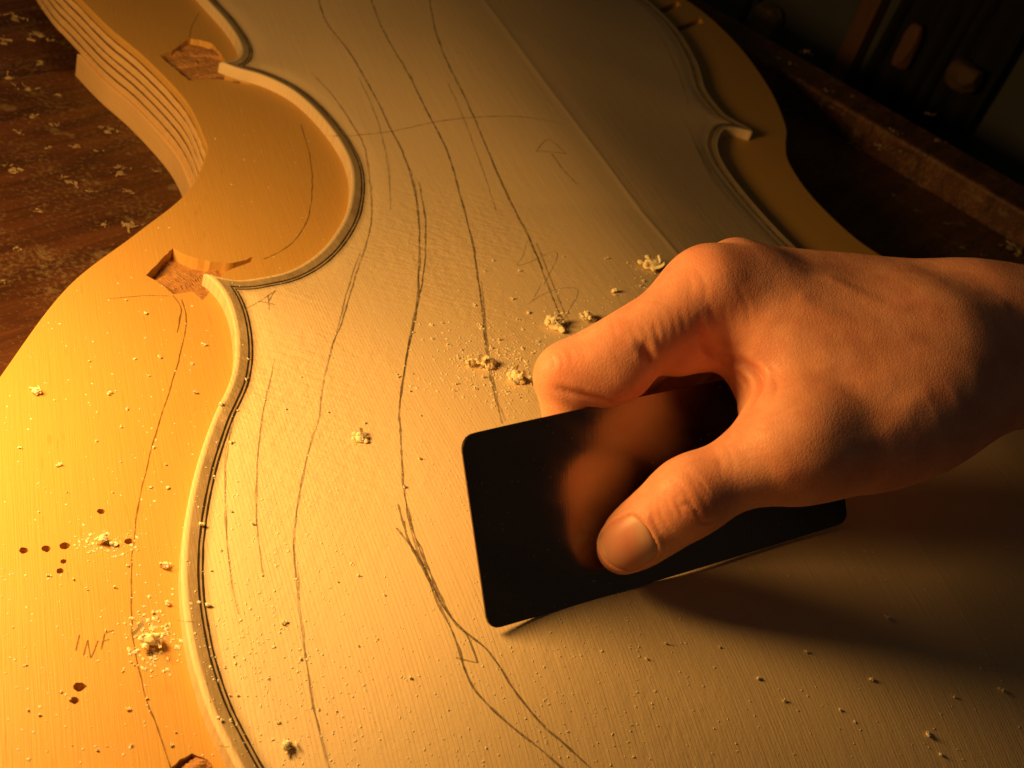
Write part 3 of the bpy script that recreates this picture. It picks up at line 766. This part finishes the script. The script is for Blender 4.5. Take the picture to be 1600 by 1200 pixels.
# skin folds and wrinkles: polylines laid on the visible skin, each pressed in by a fraction of a millimetre
FOLDS = [
    ([(1016, 568), (1012, 556), (1004, 543), (1000, 540)], 1.0, 1.5), ([(866, 606), (888, 612), (925, 622), (962, 632)], 1.0, 1.25),
        ([(1090, 500), (1096, 520), (1104, 540), (1118, 560), (1128, 572)], .75, 1.3), ([(1088, 532), (1100, 546), (1114, 558)], .45, 1.0),
    ([(1074, 482), (1080, 505), (1084, 535)], .09, .65), ([(1060, 478), (1066, 505), (1070, 540)], .09, .65), ([(1046, 482), (1052, 508), (1056, 536)], .09, .65),
    ([(1032, 492), (1038, 515), (1042, 545)], .09, .65), ([(1019, 500), (1024, 520), (1030, 548)], .13, .6), ([(1105, 470), (1112, 500), (1118, 530)], .13, .7),
    ([(1128, 478), (1134, 510), (1142, 545)], .12, .7), ([(985, 515), (992, 528), (996, 540)], .13, .6), ([(1000, 505), (1008, 522), (1014, 540)], .13, .6),
    ([(1148, 558), (1160, 568), (1175, 578), (1185, 592), (1184, 608), (1176, 622), (1166, 640)], 1.5, 1.5), ([(1150, 582), (1160, 594), (1165, 612)], .5, 1.0),
    ([(1118, 548), (1135, 556), (1152, 570)], .4, .9),
    ([(1066, 733), (1076, 745), (1086, 760), (1098, 780), (1108, 808)], 0.24, .50), ([(1046, 745), (1058, 752), (1068, 766), (1078, 786), (1096, 815)], 0.25, .50),
    ([(1036, 756), (1037, 772), (1044, 790), (1052, 806)], 0.21, .50), ([(1024, 776), (1030, 798), (1040, 818), (1050, 828)], 0.19, .50),
    ([(1054, 772), (1056, 788), (1066, 806)], 0.22, .50), ([(1072, 786), (1084, 796), (1094, 802)], 0.38, .50), ([(1036, 757), (1050, 752), (1060, 757)], 0.38, .50),
    ([(1014, 792), (1020, 812), (1028, 828)], .28, .65), ([(1074, 738), (1092, 752), (1104, 772)], .25, .65), ([(1060, 792), (1070, 786), (1080, 792)], .25, .6),
    ([(1090, 812), (1100, 816), (1112, 812)], .25, .6), ([(1166, 690), (1180, 694), (1192, 692)], .2, .6), ([(1168, 700), (1184, 702), (1198, 699)], .18, .6),
    ([(1180, 668), (1200, 668), (1216, 662)], .15, .6), ([(1020, 470), (1040, 476), (1060, 474)], .15, .6), ([(950, 494), (957, 510), (962, 530)], .14, .6),
    ([(1200, 650), (1225, 640), (1245, 632)], .15, .7), ([(858, 556), (866, 566), (862, 580)], .14, .6), ([(870, 550), (878, 560), (880, 574)], .14, .6), ([(884, 542), (892, 556), (892, 568)], .12, .6),
    ([(1130, 590), (1150, 600), (1158, 618)], .2, .7), ([(1196, 580), (1210, 600), (1206, 624)], .22, .8), ([(1180, 560), (1200, 572), (1216, 590)], .18, .8),
    ([(1110, 700), (1122, 722), (1124, 748)], .12, .6), ([(1128, 690), (1140, 712), (1144, 740)], .12, .6), ([(1150, 450), (1165, 480), (1168, 510)], .12, .8), ([(1090, 425), (1100, 450), (1098, 475)], .14, .7), ([(1070, 425), (1078, 445), (1076, 470)], .12, .7),
]
NAILP = np.array([(988, 803), (1000, 812), (1010, 824), (1018, 838), (1024, 852), (1024, 863), (1014, 874), (998, 884), (981, 888), (964, 885), (949, 875), (939, 860), (935, 845), (938, 833), (950, 820), (966, 810), (978, 804)], float)
HU = np.stack([800 + F * HV[:, 0] / HV[:, 2], 600 + F * HV[:, 1] / HV[:, 2]], 1)
facing = (HN * (HV / np.linalg.norm(HV, axis=1)[:, None])).sum(1) < .25
dsp = np.zeros(len(HV)); red = np.zeros(len(HV))
def near_curve(C3, V, rad):
    box_ = np.all((V > C3.min(0) - rad) & (V < C3.max(0) + rad), axis=1); ii = np.where(box_)[0]
    if len(ii) == 0: return ii, np.zeros(0), np.zeros(0)
    D2 = ((V[ii][:, None, :] - C3[None])**2).sum(2); j = D2.argmin(1)
    return ii, np.sqrt(D2[np.arange(len(ii)), j]), np.sin(np.pi * np.clip((j + .6) / (len(C3) + .2), 0, 1))**.6
for pts, dep, wd in FOLDS:
    C3 = trace(resample(catmull(pts, 6), 3.0))
    ii, dd_, tp_ = near_curve(C3, HV, 4 * wd)
    fall = np.exp(-(dd_ / wd)**2) * tp_; bulge = np.exp(-((dd_ - 2.0*wd) / wd)**2) * tp_
    dsp[ii] += -dep * fall + .22 * dep * bulge; red[ii] = np.maximum(red[ii], fall * min(1, dep * 1.3))
# nail bed: a shallow step round the nail, the skin swelling a little outside it
NC = trace(resample(np.vstack([catmull(NAILP, 4, True), NAILP[:1]]), 2.0))
ii, dd_, _ = near_curve(NC, HV, 5)
ins_ = inside(HU[ii], catmull(NAILP, 4, True))
dsp[ii] += np.where(ins_, -.45 * np.exp(-(dd_ / 2.2)**2), .38 * np.exp(-((dd_ - 1.0) / .9)**2) - .35 * np.exp(-(dd_ / .45)**2))
red[ii] = np.maximum(red[ii], .5 * np.exp(-(dd_ / .6)**2))
# low, irregular relief of skin over tendons and veins
dsp += .10 * vnoise(HV / 11.0, 3) + .035 * vnoise(HV / 3.2, 5)
for pts, dep, wd in [([(1250, 470), (1300, 500), (1370, 520), (1440, 540), (1520, 575)], 0.30, 3.25), ([(1300, 440), (1380, 480), (1440, 470), (1560, 480)], 0.28, 3.0), ([(1290, 610), (1370, 640), (1440, 620)], 0.22, 3.0), ([(1230, 740), (1290, 725), (1360, 690), (1420, 640)], 0.25, 3.75)]:
    C3 = trace(resample(catmull(pts, 6), 4.0)); ii, dd_, _ = near_curve(C3, HV, 3 * wd); dsp[ii] += dep * np.exp(-(dd_ / wd)**2)
for (u, v, r_, a_) in [(873, 575, 9, .8), (1075, 775, 10, .55), (1095, 420, 12, .5), (960, 855, 9, .5), (945, 600, 8, .4), (1175, 610, 7, .5), (1060, 560, 8, .4)]:
    c_ = trace(np.array([(u, v)]))[0]; q_ = np.linalg.norm(HV - c_, axis=1); red = np.maximum(red, a_ * np.exp(-(q_ / r_)**2))
HV2 = HV + HN * dsp[:, None]
def skin():
    k = NT('skin')
    v = k.coord()
    mot = k.noise(v, 85, 5, .65); fine = k.noise(v, 420, 3, .6)
    c = k.mix(k.n('ShaderNodeMapRange', {0: mot, 1: .35, 2: .68, 3: 0., 4: 1.}), rgb(.83, .415, .27), rgb(.68, .285, .18))
    c = k.mix(k.math('MULTIPLY', fine, .22), c, rgb(.60, .25, .15))
    at_ = k.n('ShaderNodeAttribute', attribute_name='red').outputs['Fac']
    c = k.mix(k.math('MULTIPLY', at_, .6), c, rgb(.66, .20, .115))
    vo = k.n('ShaderNodeTexVoronoi', {'Vector': k.coord((1, 1, 1)), 'Scale': 820., 'Randomness': 1.}, feature='DISTANCE_TO_EDGE').outputs[0]
    cell = k.n('ShaderNodeMapRange', {0: vo, 1: 0., 2: .16, 3: 0., 4: 1.})
    lines = k.noise(k.coord((1500, 260, 700), (.3, .2, math.radians(35))), 1.0, 2, .6)
    h = k.math('ADD', k.math('MULTIPLY', cell, .35), k.math('ADD', k.math('MULTIPLY', lines, .5), k.math('MULTIPLY', fine, .5)))
    m = k.set(color=c, rough=k.n('ShaderNodeMapRange', {0: fine, 1: .3, 2: .7, 3: .42, 4: .60}), normal=k.bump(h, .5, .00018), spec=.38)
    k.b.inputs['Subsurface Weight'].default_value = .28
    k.b.inputs['Subsurface Radius'].default_value = (1.0, .32, .14)
    k.b.inputs['Subsurface Scale'].default_value = .0035
    return m
M_SKIN = skin()
hand_at = cam2w(px(1500, 540, 430)) + HAND_SHIFT
person = mesh('person', cam2w(HV2) + HAND_SHIFT, HF, M_SKIN, None, True, at=hand_at, attrs={'red': red})
tag(person, 'bare right hand and wrist, thumb and curled fingers gripping the dark steel scraper', 'person')
# thumb nail: a thin curved plate lying in its bed
def nailmat():
    k = NT('nail')
    t_ = k.n('ShaderNodeAttribute', attribute_name='along').outputs['Fac']
    nz = k.noise(k.coord(), 260, 3)
    c = k.ramp(k.math('ADD', t_, k.math('MULTIPLY', k.math('SUBTRACT', nz, .5), .10)), [(.02, (.74, .46, .31)), (.07, (.62, .30, .20)), (.50, (.60, .24, .165)), (.66, (.62, .29, .20)), (.78, (.64, .37, .26)), (.93, (.62, .36, .25)), (1.0, (.86, .62, .45))])
    rd_ = k.noise(k.coord((300, 300, 300)), 1., 2)
    m = k.set(color=c, rough=.42, spec=.4, normal=k.bump(rd_, .3, .0002))
    k.b.inputs['Subsurface Weight'].default_value = .15; k.b.inputs['Subsurface Scale'].default_value = .002
    return m
NP = catmull(NAILP, 5, True); nc_ = NP.mean(0); rings_ = []
for s_ in (1.0, .985, .95, .85, .7, .5, .28, .1): rings_.append(nc_ + (NP - nc_) * s_)
uvs = np.vstack(rings_); q = trace(uvs); g_ = grad(q)
m_ = len(NP); ringi = np.repeat(np.arange(8), m_)
lift = np.array([-.45, -.02, .10, .18, .24, .28, .30, .31])[ringi]
NV = np.vstack([q + g_ * lift[:, None], (q[-m_:] + g_[-m_:] * .31).mean(0)])
NF = [(a*m_+i, a*m_+(i+1) % m_, (a+1)*m_+(i+1) % m_, (a+1)*m_+i) for a in range(7) for i in range(m_)] + [(7*m_+i, 7*m_+(i+1) % m_, 8*m_) for i in range(m_)]
axd = np.array([1020., 836.]) - np.array([941., 862.]); al = ((np.vstack([uvs, nc_]) - np.array([941., 862.])) @ axd) / (axd @ axd)
nail = mesh('thumb_nail', cam2w(NV) + HAND_SHIFT, NF, nailmat(), person, True, at=hand_at, attrs={'along': al})

# ------------------------------------------------------------------ the card scraper between thumb and fingers
E_ = (B1 - B0) / np.linalg.norm(B1 - B0); N_ = np.array([-E_[1], E_[0], 0]); N_ /= np.linalg.norm(N_); U_ = np.cross(E_, N_)
D_ = math.cos(math.radians(40)) * U_ + math.sin(math.radians(40)) * N_
NFc = np.cross(E_, D_)
if NFc @ (POS - B0) < 0: NFc = -NFc
LN, HT = np.linalg.norm(B1 - B0), 54.6
cor = []
for cx_, cy_, a0, r_ in ((3.6, 3.6, 180, 3.6), (LN - 3.6, 3.6, 270, 3.6), (LN - 3.6, HT - 3.6, 0, 3.6), (4.2, HT - 4.2, 90, 4.2)):
    for a in np.linspace(a0, a0 + 90, 9): cor.append((cx_ + r_ * math.cos(math.radians(a)), cy_ + r_ * math.sin(math.radians(a))))
cor = np.array(cor); cor = resample(np.vstack([cor, cor[:1]]), 1.5)[:-1]
edge_bow = lambda x: 0.7 * (1 - ((x - LN / 2) / (LN / 2))**2)
gx, gy = np.meshgrid(np.arange(3, LN - 2, 4.), np.arange(3, HT - 2, 4.)); gg = np.stack([gx.ravel(), gy.ravel()], 1); gg = gg[inside(gg, cor)]; gg = gg[dist(gg, cor) > 1.2]
vv, tt = cdt([cor], gg); tt = tt[inside(vv[tt].mean(1), cor)]; nb = len(cor)
def scr(v, off):
    bow = edge_bow(v[:, 0]); y = v[:, 1] + bow * (v[:, 1] / HT * 1.8 - .55) * 1.0
    dep = off - .8 * np.sin(np.clip(v[:, 0] / LN, 0, 1) * np.pi) * 0
    return B0 + v[:, :1] * E_ + y[:, None] * D_ + np.reshape(dep, (-1, 1)) * NFc
ins_c = cor + 0; cc_ = np.array([LN / 2, HT / 2])
sn = np.roll(cor, -1, 0) - np.roll(cor, 1, 0); sn = np.stack([sn[:, 1], -sn[:, 0]], 1); sn /= np.linalg.norm(sn, axis=1)[:, None]
Vs = np.vstack([scr(vv, np.full(len(vv), .0)), scr(vv, np.full(len(vv), -.9)), scr(cor + sn * .12, np.full(nb, -.15)), scr(cor + sn * .12, np.full(nb, -.75))])
o1 = len(vv); o2 = 2 * o1; o3 = o2 + nb
# orientation of the triangulation decides the winding
a_, b_, c_ = Vs[tt[0]]; fl = np.cross(b_ - a_, c_ - a_) @ NFc < 0
tf = tt[:, ::-1] if fl else tt
Fs = [tuple(t) for t in tf] + [tuple(t[::-1] + o1) for t in tf]
for i in range(nb):
    j = (i + 1) % nb
    Fs += [(i, j, o2 + j, o2 + i), (o2 + i, o2 + j, o3 + j, o3 + i), (o3 + i, o3 + j, o1 + j, o1 + i)]
def steel():
    k = NT('dark_polished_steel')
    sp = k.noise(k.coord(), 900, 2, .6); sm_ = k.noise(k.coord((30, 200, 60), (0, 0, .2)), 1.0, 4)
    dust = k.n('ShaderNodeMapRange', {0: sp, 1: .70, 2: .75, 3: 0., 4: .5})
    c = k.mix(dust, k.mix(sm_, rgb(.17, .125, .095), rgb(.22, .16, .12)), rgb(.45, .38, .28))
    met = k.n('ShaderNodeMapRange', {0: dust, 1: 0., 2: .35, 3: 1., 4: .3})
    ro = k.n('ShaderNodeMapRange', {0: sm_, 1: .3, 2: .7, 3: .15, 4: .24})
    scq = k.noise(k.coord((1400, 40, 40), (.1, .2, .25)), 1.0, 2, .5)
    return k.set(color=c, rough=ro, metal=met, normal=k.bump(scq, .12, .0001))
scraper = mesh('card_scraper', Vs, Fs, steel(), None, False, at=B0)
tag(scraper, 'thin dark steel card scraper with rounded corners, held upright on the spruce by the hand', 'scraper')
bm = bmesh.new(); bm.from_mesh(scraper.data); bmesh.ops.recalc_face_normals(bm, faces=bm.faces); bm.to_mesh(scraper.data); bm.free()
# ------------------------------------------------------------------ sawdust: each larger crumb on its own, the finest dust as one mass
def flake(sz, seed):
    g = np.random.default_rng(seed); n = 7
    L = sz * g.uniform(.8, 1.5); wd = sz * g.uniform(.18, .4); cv = g.uniform(-3.2, 3.2)
    t = np.linspace(-.5, .5, n); ang = t * cv
    x = L * np.sin(ang) / (cv if abs(cv) > .3 else .3); zc = L * (1 - np.cos(ang)) / (cv if abs(cv) > .3 else .3)
    A = np.stack([x, np.full(n, -wd/2), zc], 1); B = np.stack([x, np.full(n, wd/2), zc + g.uniform(-.3, .3) * wd], 1)
    q = g.normal(size=4); q /= np.linalg.norm(q); a, b, c, d = q
    RM = np.array([[1-2*(c*c+d*d), 2*(b*c-a*d), 2*(b*d+a*c)], [2*(b*c+a*d), 1-2*(b*b+d*d), 2*(c*d-a*b)], [2*(b*d-a*c), 2*(c*d+a*b), 1-2*(b*b+c*c)]])
    return np.vstack([A, B]) @ RM.T, [(i, i+1, n+i+1, n+i) for i in range(n-1)]
_SPH = {s_: blob((1, 1, 1), 0, s_, 0) for s_ in (1, 2)}
def crumb_mesh(sz, seed, fluffy):
    g = np.random.default_rng(seed); parts = []
    nb_ = int(g.integers(3, 6)) if not fluffy else int(g.integers(9, 15))
    R0 = sz * .5
    for i in range(nb_):
        r = R0 * (g.uniform(.28, .50) * (1 if not fluffy else .75) if i else (.60 if not fluffy else .66))
        V0, F0 = _SPH[2 if (i == 0 and fluffy) else 1]
        V = V0 * (1 + .34 * vnoise(V0 * 1.7 + seed + i * 3.1, seed + i))[:, None] * r * np.array([g.uniform(.7, 1.3), g.uniform(.7, 1.3), g.uniform(.6, 1.1)])
        c = g.normal(0, .42, 3) * R0 * (i > 0); c[2] = abs(c[2]) * .55 + r * .40
        parts.append((V + c, F0))
    for i in range(1 if not fluffy else 7):
        V, F0 = flake(sz * g.uniform(.25, .6), seed * 31 + i); c = g.normal(0, .5, 3) * R0; c[2] = abs(c[2]) * .8 + .12 * sz
        parts.append((V + c, F0))
    V, Fc = merge(*parts); V[:, 2] -= V[:, 2].min() + .05 * sz
    return V, Fc
def put_crumb(name, uv, szpx, surf, label, cat, group=None, fluffy=False, seed=0):
    p = hit_arch([uv])[0] if surf == 'p' else bp([uv], ZM)[0]
    Z = w2cam(p)[2]; sz = szpx / F * Z
    if surf == 'p': p[2] = zplate(p[None, :2])[0]
    V, Fc = crumb_mesh(sz, seed, fluffy)
    return tag(mesh(name, V + p, Fc, M_CRUMB, None, False, at=p), label, cat, group)
BIG = [
    ((866, 512), 38, 'p', 'fluffy tuft of pale sawdust against the far side of the bent index finger'),
    ((803, 594), 36, 'p', 'pale sawdust tuft lying just left of the index fingertip joint'),
    ((762, 573), 30, 'p', 'pale sawdust tuft on the pencil line left of the hand'),
    ((734, 572), 22, 'p', 'small sawdust tuft at the left end of the row beside the hand'),
    ((563, 688), 30, 'p', 'lone pale shaving lump on the spruce left of the scraper'),
    ((1016, 420), 34, 'p', 'sawdust tuft behind the index knuckle near the centre seam'),
    ((915, 500), 26, 'p', 'sawdust tuft touching the top of the index finger'),
    ((957, 457), 13, 'p', 'small pale crumb up the slope between the index finger and centre seam'),
    ((236, 1006), 42, 'm', 'large sawdust heap on the birch mould beside the spruce edge'),
    ((258, 886), 17, 'm', 'sawdust tuft stuck against the bright spruce edge below the screw holes'),
    ((262, 945), 14, 'm', 'small sawdust tuft against the spruce edge above the large heap'),
    ((160, 846), 22, 'm', 'wood dust drillings lying among the screw holes in the mould'),
    ((180, 852), 15, 'm', 'shaving curl beside the right screw hole in the mould'),
    ((314, 820), 15, 'p', 'pale crumb casting a long shadow just inside the purfling, upper of two'),
    ((324, 945), 14, 'p', 'pale crumb casting a long shadow just inside the purfling, lower of two'),
    ((447, 1168), 24, 'p', 'blurred sawdust tuft near the bottom edge of the photo'),
    ((345, 633), 10, 'p', 'tiny crumb sitting on the black purfling below the lower corner'),
    ((346, 1126), 11, 'p', 'tiny crumb sitting on the purfling near the bottom of the photo'),
    ((443, 975), 13, 'p', 'greyish crumb at the head of a scraped ridge'),
    ((1450, 1148), 13, 'p', 'pale crumb on the dim spruce at lower right'),
    ((1386, 967), 13, 'p', 'narrow pale chip in the shadow of the hand'),
    ((1360, 1062), 10, 'p', 'tiny pale crumb on the dim spruce right of centre below the shadow'),
    ((1566, 1080), 12, 'p', 'pale chip on the dim spruce near the right edge of the photo'),
    ((1260, 1020), 8, 'p', 'very small crumb at the lower border of the hand shadow'),
    ((56, 614), 17, 'm', 'star shaped splinter of sawdust on the mould near the left edge of the photo'),
    ((93, 727), 12, 'm', 'round crumb with a shadow alone on the bright mould'),
    ((172, 615), 10, 'm', 'small round crumb on the mould left of the pencil arc'),
    ((304, 615), 10, 'm', 'small crumb on the mould beside the spruce edge below the lower corner'),
    ((362, 690), 9, 'p', 'tiny crumb on the bare spruce level with the scraper top'),
    ((632, 762), 9, 'p', 'tiny crumb sitting on the second pencil line left of the scraper'),
]
for i, (uv, s_, sf, lb) in enumerate(BIG):
    fl = s_ >= 17
    put_crumb('sawdust_tuft' if fl else 'wood_crumb', uv, s_, sf, lb, 'sawdust' if fl else 'crumb', 'tufts of sawdust' if fl else 'loose wood crumbs', fl, 100 + i)
SMALLP = [(700, 540), (715, 560), (722, 548), (750, 556), (790, 548), (815, 545), (832, 552), (820, 572), (840, 535), (780, 532), (768, 545), (755, 590), (712, 600), (645, 585), (708, 610), (790, 612), (838, 612), (830, 600), (812, 622), (742, 608), (675, 530), (672, 508), (690, 505), (645, 520), (808, 500), (810, 424), (770, 408), (758, 425), (885, 490), (800, 468), (825, 490), (742, 478), (750, 510), (880, 402), (946, 405), (960, 462), (1005, 440), (1000, 448), (513, 645), (570, 662), (640, 612), (657, 650), (622, 590), (620, 585), (655, 718), (470, 590), (520, 560), (415, 625), (446, 640), (388, 560), (385, 592), (372, 640), (370, 752), (362, 800), (330, 890), (395, 820), (345, 860), (410, 900), (372, 972), (365, 1025), (368, 1036), (352, 1040), (470, 1030), (360, 1085), (372, 1085), (525, 1112), (528, 910), (560, 900), (498, 1110), (435, 1130), (590, 1000), (640, 1060), (700, 1110), (420, 1060), (600, 930), (560, 1010), (1010, 1030), (1040, 1006), (1125, 1012), (1225, 1095), (1312, 1110), (1185, 1060), (1490, 1090), (1532, 1045), (1470, 1180), (1380, 1006)]
SMALLM = [(197, 470), (226, 491), (210, 562), (232, 588), (85, 625), (152, 645), (190, 668), (198, 640), (140, 565), (250, 560), (150, 690), (188, 722), (240, 700), (176, 770), (258, 727), (235, 762), (262, 762), (105, 770), (165, 985), (205, 1035), (190, 1050), (95, 1082), (45, 1110), (62, 1118), (112, 1165), (205, 1165), (152, 1173), (267, 1165), (275, 1145), (200, 885), (135, 920), (178, 918), (115, 905), (75, 900), (240, 958), (225, 968), (250, 1012), (262, 990), (230, 1092), (200, 1110), (300, 570), (320, 540), (210, 1040), (30, 700), (60, 800), (20, 980), (40, 1040)]
def zone_p(u, v):
    if u > 980 and v > 900: return 'tiny crumb on the dim spruce in front of the scraper and hand', 'tiny crumbs in front of the scraper'
    if v > 880: return 'tiny crumb on the bright spruce at the bottom, left of the pencil lines', 'tiny crumbs at the bottom of the spruce'
    if u < 480: return 'tiny crumb on the spruce between the purfling and the faint first pencil line', 'tiny crumbs beside the purfling'
    if v < 480: return 'tiny crumb on the spruce up near the centre seam and pencil loops', 'tiny crumbs near the pencil loops'
    if u > 690: return 'tiny crumb in the drift of sawdust left of the bent index finger', 'tiny crumbs in the drift beside the finger'
    return 'tiny crumb on the open spruce midway between purfling and scraper', 'tiny crumbs on the middle of the spruce'
def zone_m(u, v):
    if v > 930: return 'tiny crumb on the mould around the pencilled word and lower screw holes', 'tiny crumbs on the lower mould'
    if v > 755: return 'tiny crumb on the mould around the row of screw holes', 'tiny crumbs around the screw holes'
    return 'tiny crumb on the mould between the chiselled corner and the screw holes', 'tiny crumbs on the upper mould'
for i, uv in enumerate(SMALLP):
    lb, gp = zone_p(*uv); put_crumb('wood_crumb', uv, rng.uniform(4.5, 8.5), 'p', lb, 'crumb', gp, False, 400 + i)
for i, uv in enumerate(SMALLM):
    lb, gp = zone_m(*uv); put_crumb('wood_crumb', uv, rng.uniform(4.5, 8.5), 'm', lb, 'crumb', gp, False, 600 + i)
# finest dust
PTS = []
u_ = rng.uniform([250, 420], [1000, 1230], (2200, 2)); PTS.append((u_, rng.uniform(.10, .34, len(u_)), 'p'))
u_ = np.stack([rng.normal(770, 60, 420), rng.normal(565, 38, 420)], 1); PTS.append((u_, rng.uniform(.2, .62, len(u_)), 'p'))
u_ = np.stack([rng.normal(800, 45, 320), rng.normal(575, 24, 320)], 1); PTS.append((u_, rng.uniform(.2, .6, len(u_)), 'p'))
u_ = rng.uniform([400, 500], [740, 820], (1500, 2)); PTS.append((u_, rng.uniform(.10, .26, len(u_)), 'p'))
u_ = np.stack([rng.normal(890, 60, 160), rng.normal(500, 30, 160)], 1); PTS.append((u_, rng.uniform(.2, .5, len(u_)), 'p'))
u_ = np.stack([rng.normal(400, 90, 500), rng.normal(950, 160, 500)], 1); PTS.append((u_, rng.uniform(.15, .5, len(u_)), 'p'))
u_ = np.stack([rng.normal(1010, 14, 60), rng.normal(425, 16, 60)], 1); PTS.append((u_, rng.uniform(.2, .6, len(u_)), 'p'))
u_ = rng.uniform([850, 850], [1640, 1230], (320, 2)); PTS.append((u_, rng.uniform(.12, .36, len(u_)), 'p'))
u_ = rng.uniform([0, 430], [340, 1230], (480, 2)); PTS.append((u_, rng.uniform(.12, .40, len(u_)), 'm'))
u_ = np.stack([rng.normal(235, 24, 160), rng.normal(1000, 28, 160)], 1); PTS.append((u_, rng.uniform(.2, .7, len(u_)), 'm'))
u_ = np.stack([rng.normal(170, 28, 90), rng.normal(850, 10, 90)], 1); PTS.append((u_, rng.uniform(.2, .6, len(u_)), 'm'))
u_ = rng.uniform([200, 150], [520, 420], (60, 2)); PTS.append((u_, rng.uniform(.15, .4, len(u_)), 'm'))
OV = np.array([(1, 0, 0), (-1, 0, 0), (0, 1, 0), (0, -1, 0), (0, 0, 1), (0, 0, -1)], float); OF = [(0, 2, 4), (2, 1, 4), (1, 3, 4), (3, 0, 4), (2, 0, 5), (1, 2, 5), (3, 1, 5), (0, 3, 5)]
for sf, at_, nm in (('p', CLoc, 'spruce'), ('m', MLoc, 'mould')):
    U = np.vstack([a for a, b, c in PTS if c == sf]); RS = np.concatenate([b for a, b, c in PTS if c == sf])
    if sf == 'p':
        P = hit_arch(U); ok = inside(P[:, :2], OUTr); ok &= dist(P, OUTr) > 1; P = P[ok]; RS = RS[ok]; P[:, 2] = zplate(P[:, :2])
    else:
        P = bp(U, ZM); ok = inside(P[:, :2], MOUT) & ~inside(P[:, :2], OUTr)
        for L in recs + hl: ok &= ~inside(P[:, :2], L)
        P = P[ok]; RS = RS[ok]
    n = len(P); el = rng.uniform(.6, 1.8, (n, 3)); th = rng.uniform(0, 6.28, n)
    V = OV[None] * el[:, None, :] * (RS[:, None, None]) * rng.uniform(.6, 1.3, (n, 6, 1))
    cth, sth = np.cos(th)[:, None], np.sin(th)[:, None]
    V = np.stack([V[..., 0]*cth - V[..., 1]*sth, V[..., 0]*sth + V[..., 1]*cth, V[..., 2] * .45], -1) + P[:, None, :]; V[..., 2] += .15 * RS[:, None]
    Fc = (np.array(OF)[None] + (np.arange(n) * 6)[:, None, None]).reshape(-1, 3)
    o = mesh('fine_wood_dust', V.reshape(-1, 3), Fc, M_CRUMB, None, False, at=at_)
    tag(o, 'fine pale wood dust strewn over the ' + ('spruce front' if sf == 'p' else 'birch mould'), 'wood dust', None, 'stuff')

# ------------------------------------------------------------------ shavings lying on the bench
M_SHAV = plain('pale_shaving', (.28, .20, .11), .8, 400, .25)
def shaving(uv, spx, z_, label, group, seed, rail=False):
    g = np.random.default_rng(seed); p = bp([uv], z_)[0]; Z = w2cam(p)[2]; sz = spx / F * Z; parts = []
    for i in range(int(g.integers(5, 11))):
        V, Fc = flake(sz * g.uniform(.18, .5), seed * 17 + i); c = g.normal(0, .30, 3) * sz * np.array([1.2, .8, 0]); c[2] = 0; V = V * np.array([1, 1, .55]); parts.append((V + c, Fc))
    for i in range(2):
        V0, F0 = _SPH[1]; V = V0 * (1 + .6 * vnoise(V0 * 1.8 + seed + i, seed + i))[:, None] * np.array([.22, .15, .07]) * sz * g.uniform(.6, 1.2); parts.append((V + g.normal(0, .18, 3) * sz * np.array([1, 1, 0]), F0))
    V, Fc = merge(*parts); V[:, 2] -= V[:, 2].min() + .03 * sz
    return tag(mesh('wood_shaving', V + p, Fc, M_SHAV, None, False, at=p), label, 'shaving', group)
LB = [(18, 125, 34), (40, 140, 26), (170, 205, 36), (186, 272, 30), (108, 286, 28), (207, 356, 34), (190, 262, 20), (60, 60, 38), (28, 30, 28), (96, 20, 30), (45, 180, 18), (90, 150, 18), (14, 265, 22), (20, 270, 16), (75, 232, 16), (120, 232, 16), (150, 236, 20), (240, 268, 18), (165, 352, 16), (8, 65, 26), (58, 100, 22), (30, 210, 16), (80, 195, 16), (200, 300, 18), (60, 330, 14), (30, 390, 14), (140, 300, 14), (6, 440, 14)]
for i, (u, v, s_) in enumerate(LB):
    top = v < 180
    if s_ >= 26: lb = {125: 'broad scatter of pale shavings at the left edge of the bench, largest there', 140: 'pale shaving just right of the largest left edge scatter', 205: 'large pale shaving on the bench directly left of the base block', 272: 'pale square shaving on the bench nearest the waist of the mould', 286: 'pale shaving alone on the reddish bench left of the waist', 356: 'pale shaving close to the mould edge below its waist', 60: 'thin pale shaving in the dark upper left of the bench', 30: 'pale curl in the upper left corner of the photo', 20: 'pale shaving at the very top beside the ply layers', 65: 'pale shaving on the left border high on the bench'}[v]; gp = 'shavings on the left of the bench'
    elif top: lb, gp = 'small pale shaving scrap on the shadowy upper left of the bench', 'small shavings on the upper left bench'
    else: lb, gp = 'small pale shaving scrap on the reddish bench left of the waist', 'small shavings on the lower left bench'
    shaving((u, v), s_, ZB, lb, gp, 800 + i)
RB = [(1375, 232, 30), (1395, 205, 16), (1412, 240, 22), (1450, 180, 18), (1400, 208, 12), (1465, 220, 20), (1235, 100, 16), (1262, 82, 20), (1290, 142, 16), (1250, 127, 18), (1330, 150, 14), (1300, 170, 12), (1215, 92, 12)]
for i, (u, v, s_) in enumerate(RB):
    shaving((u, v), s_, -25, 'larger pale shaving on the front edge of the back rail' if s_ > 29 else ('small pale shaving on the far upper end of the back rail' if u < 1310 else 'small pale shaving on the near lower end of the back rail'), 'shavings on the back rail', 900 + i)
RC = [(1585, 392, 40), (1562, 362, 16), (1504, 388, 16), (1406, 385, 14), (1595, 330, 22), (1575, 350, 14), (1480, 350, 10), (1430, 330, 10), (1540, 400, 14), (1330, 228, 20), (1395, 305, 12), (1352, 340, 10)]
for i, (u, v, s_) in enumerate(RC):
    shaving((u, v), s_, ZB, 'long pale shaving on the bench just above the wrist at the right edge' if s_ > 30 else 'small pale shaving scrap on the dark bench beyond the wrist', 'shavings on the bench beyond the hand', 950 + i)
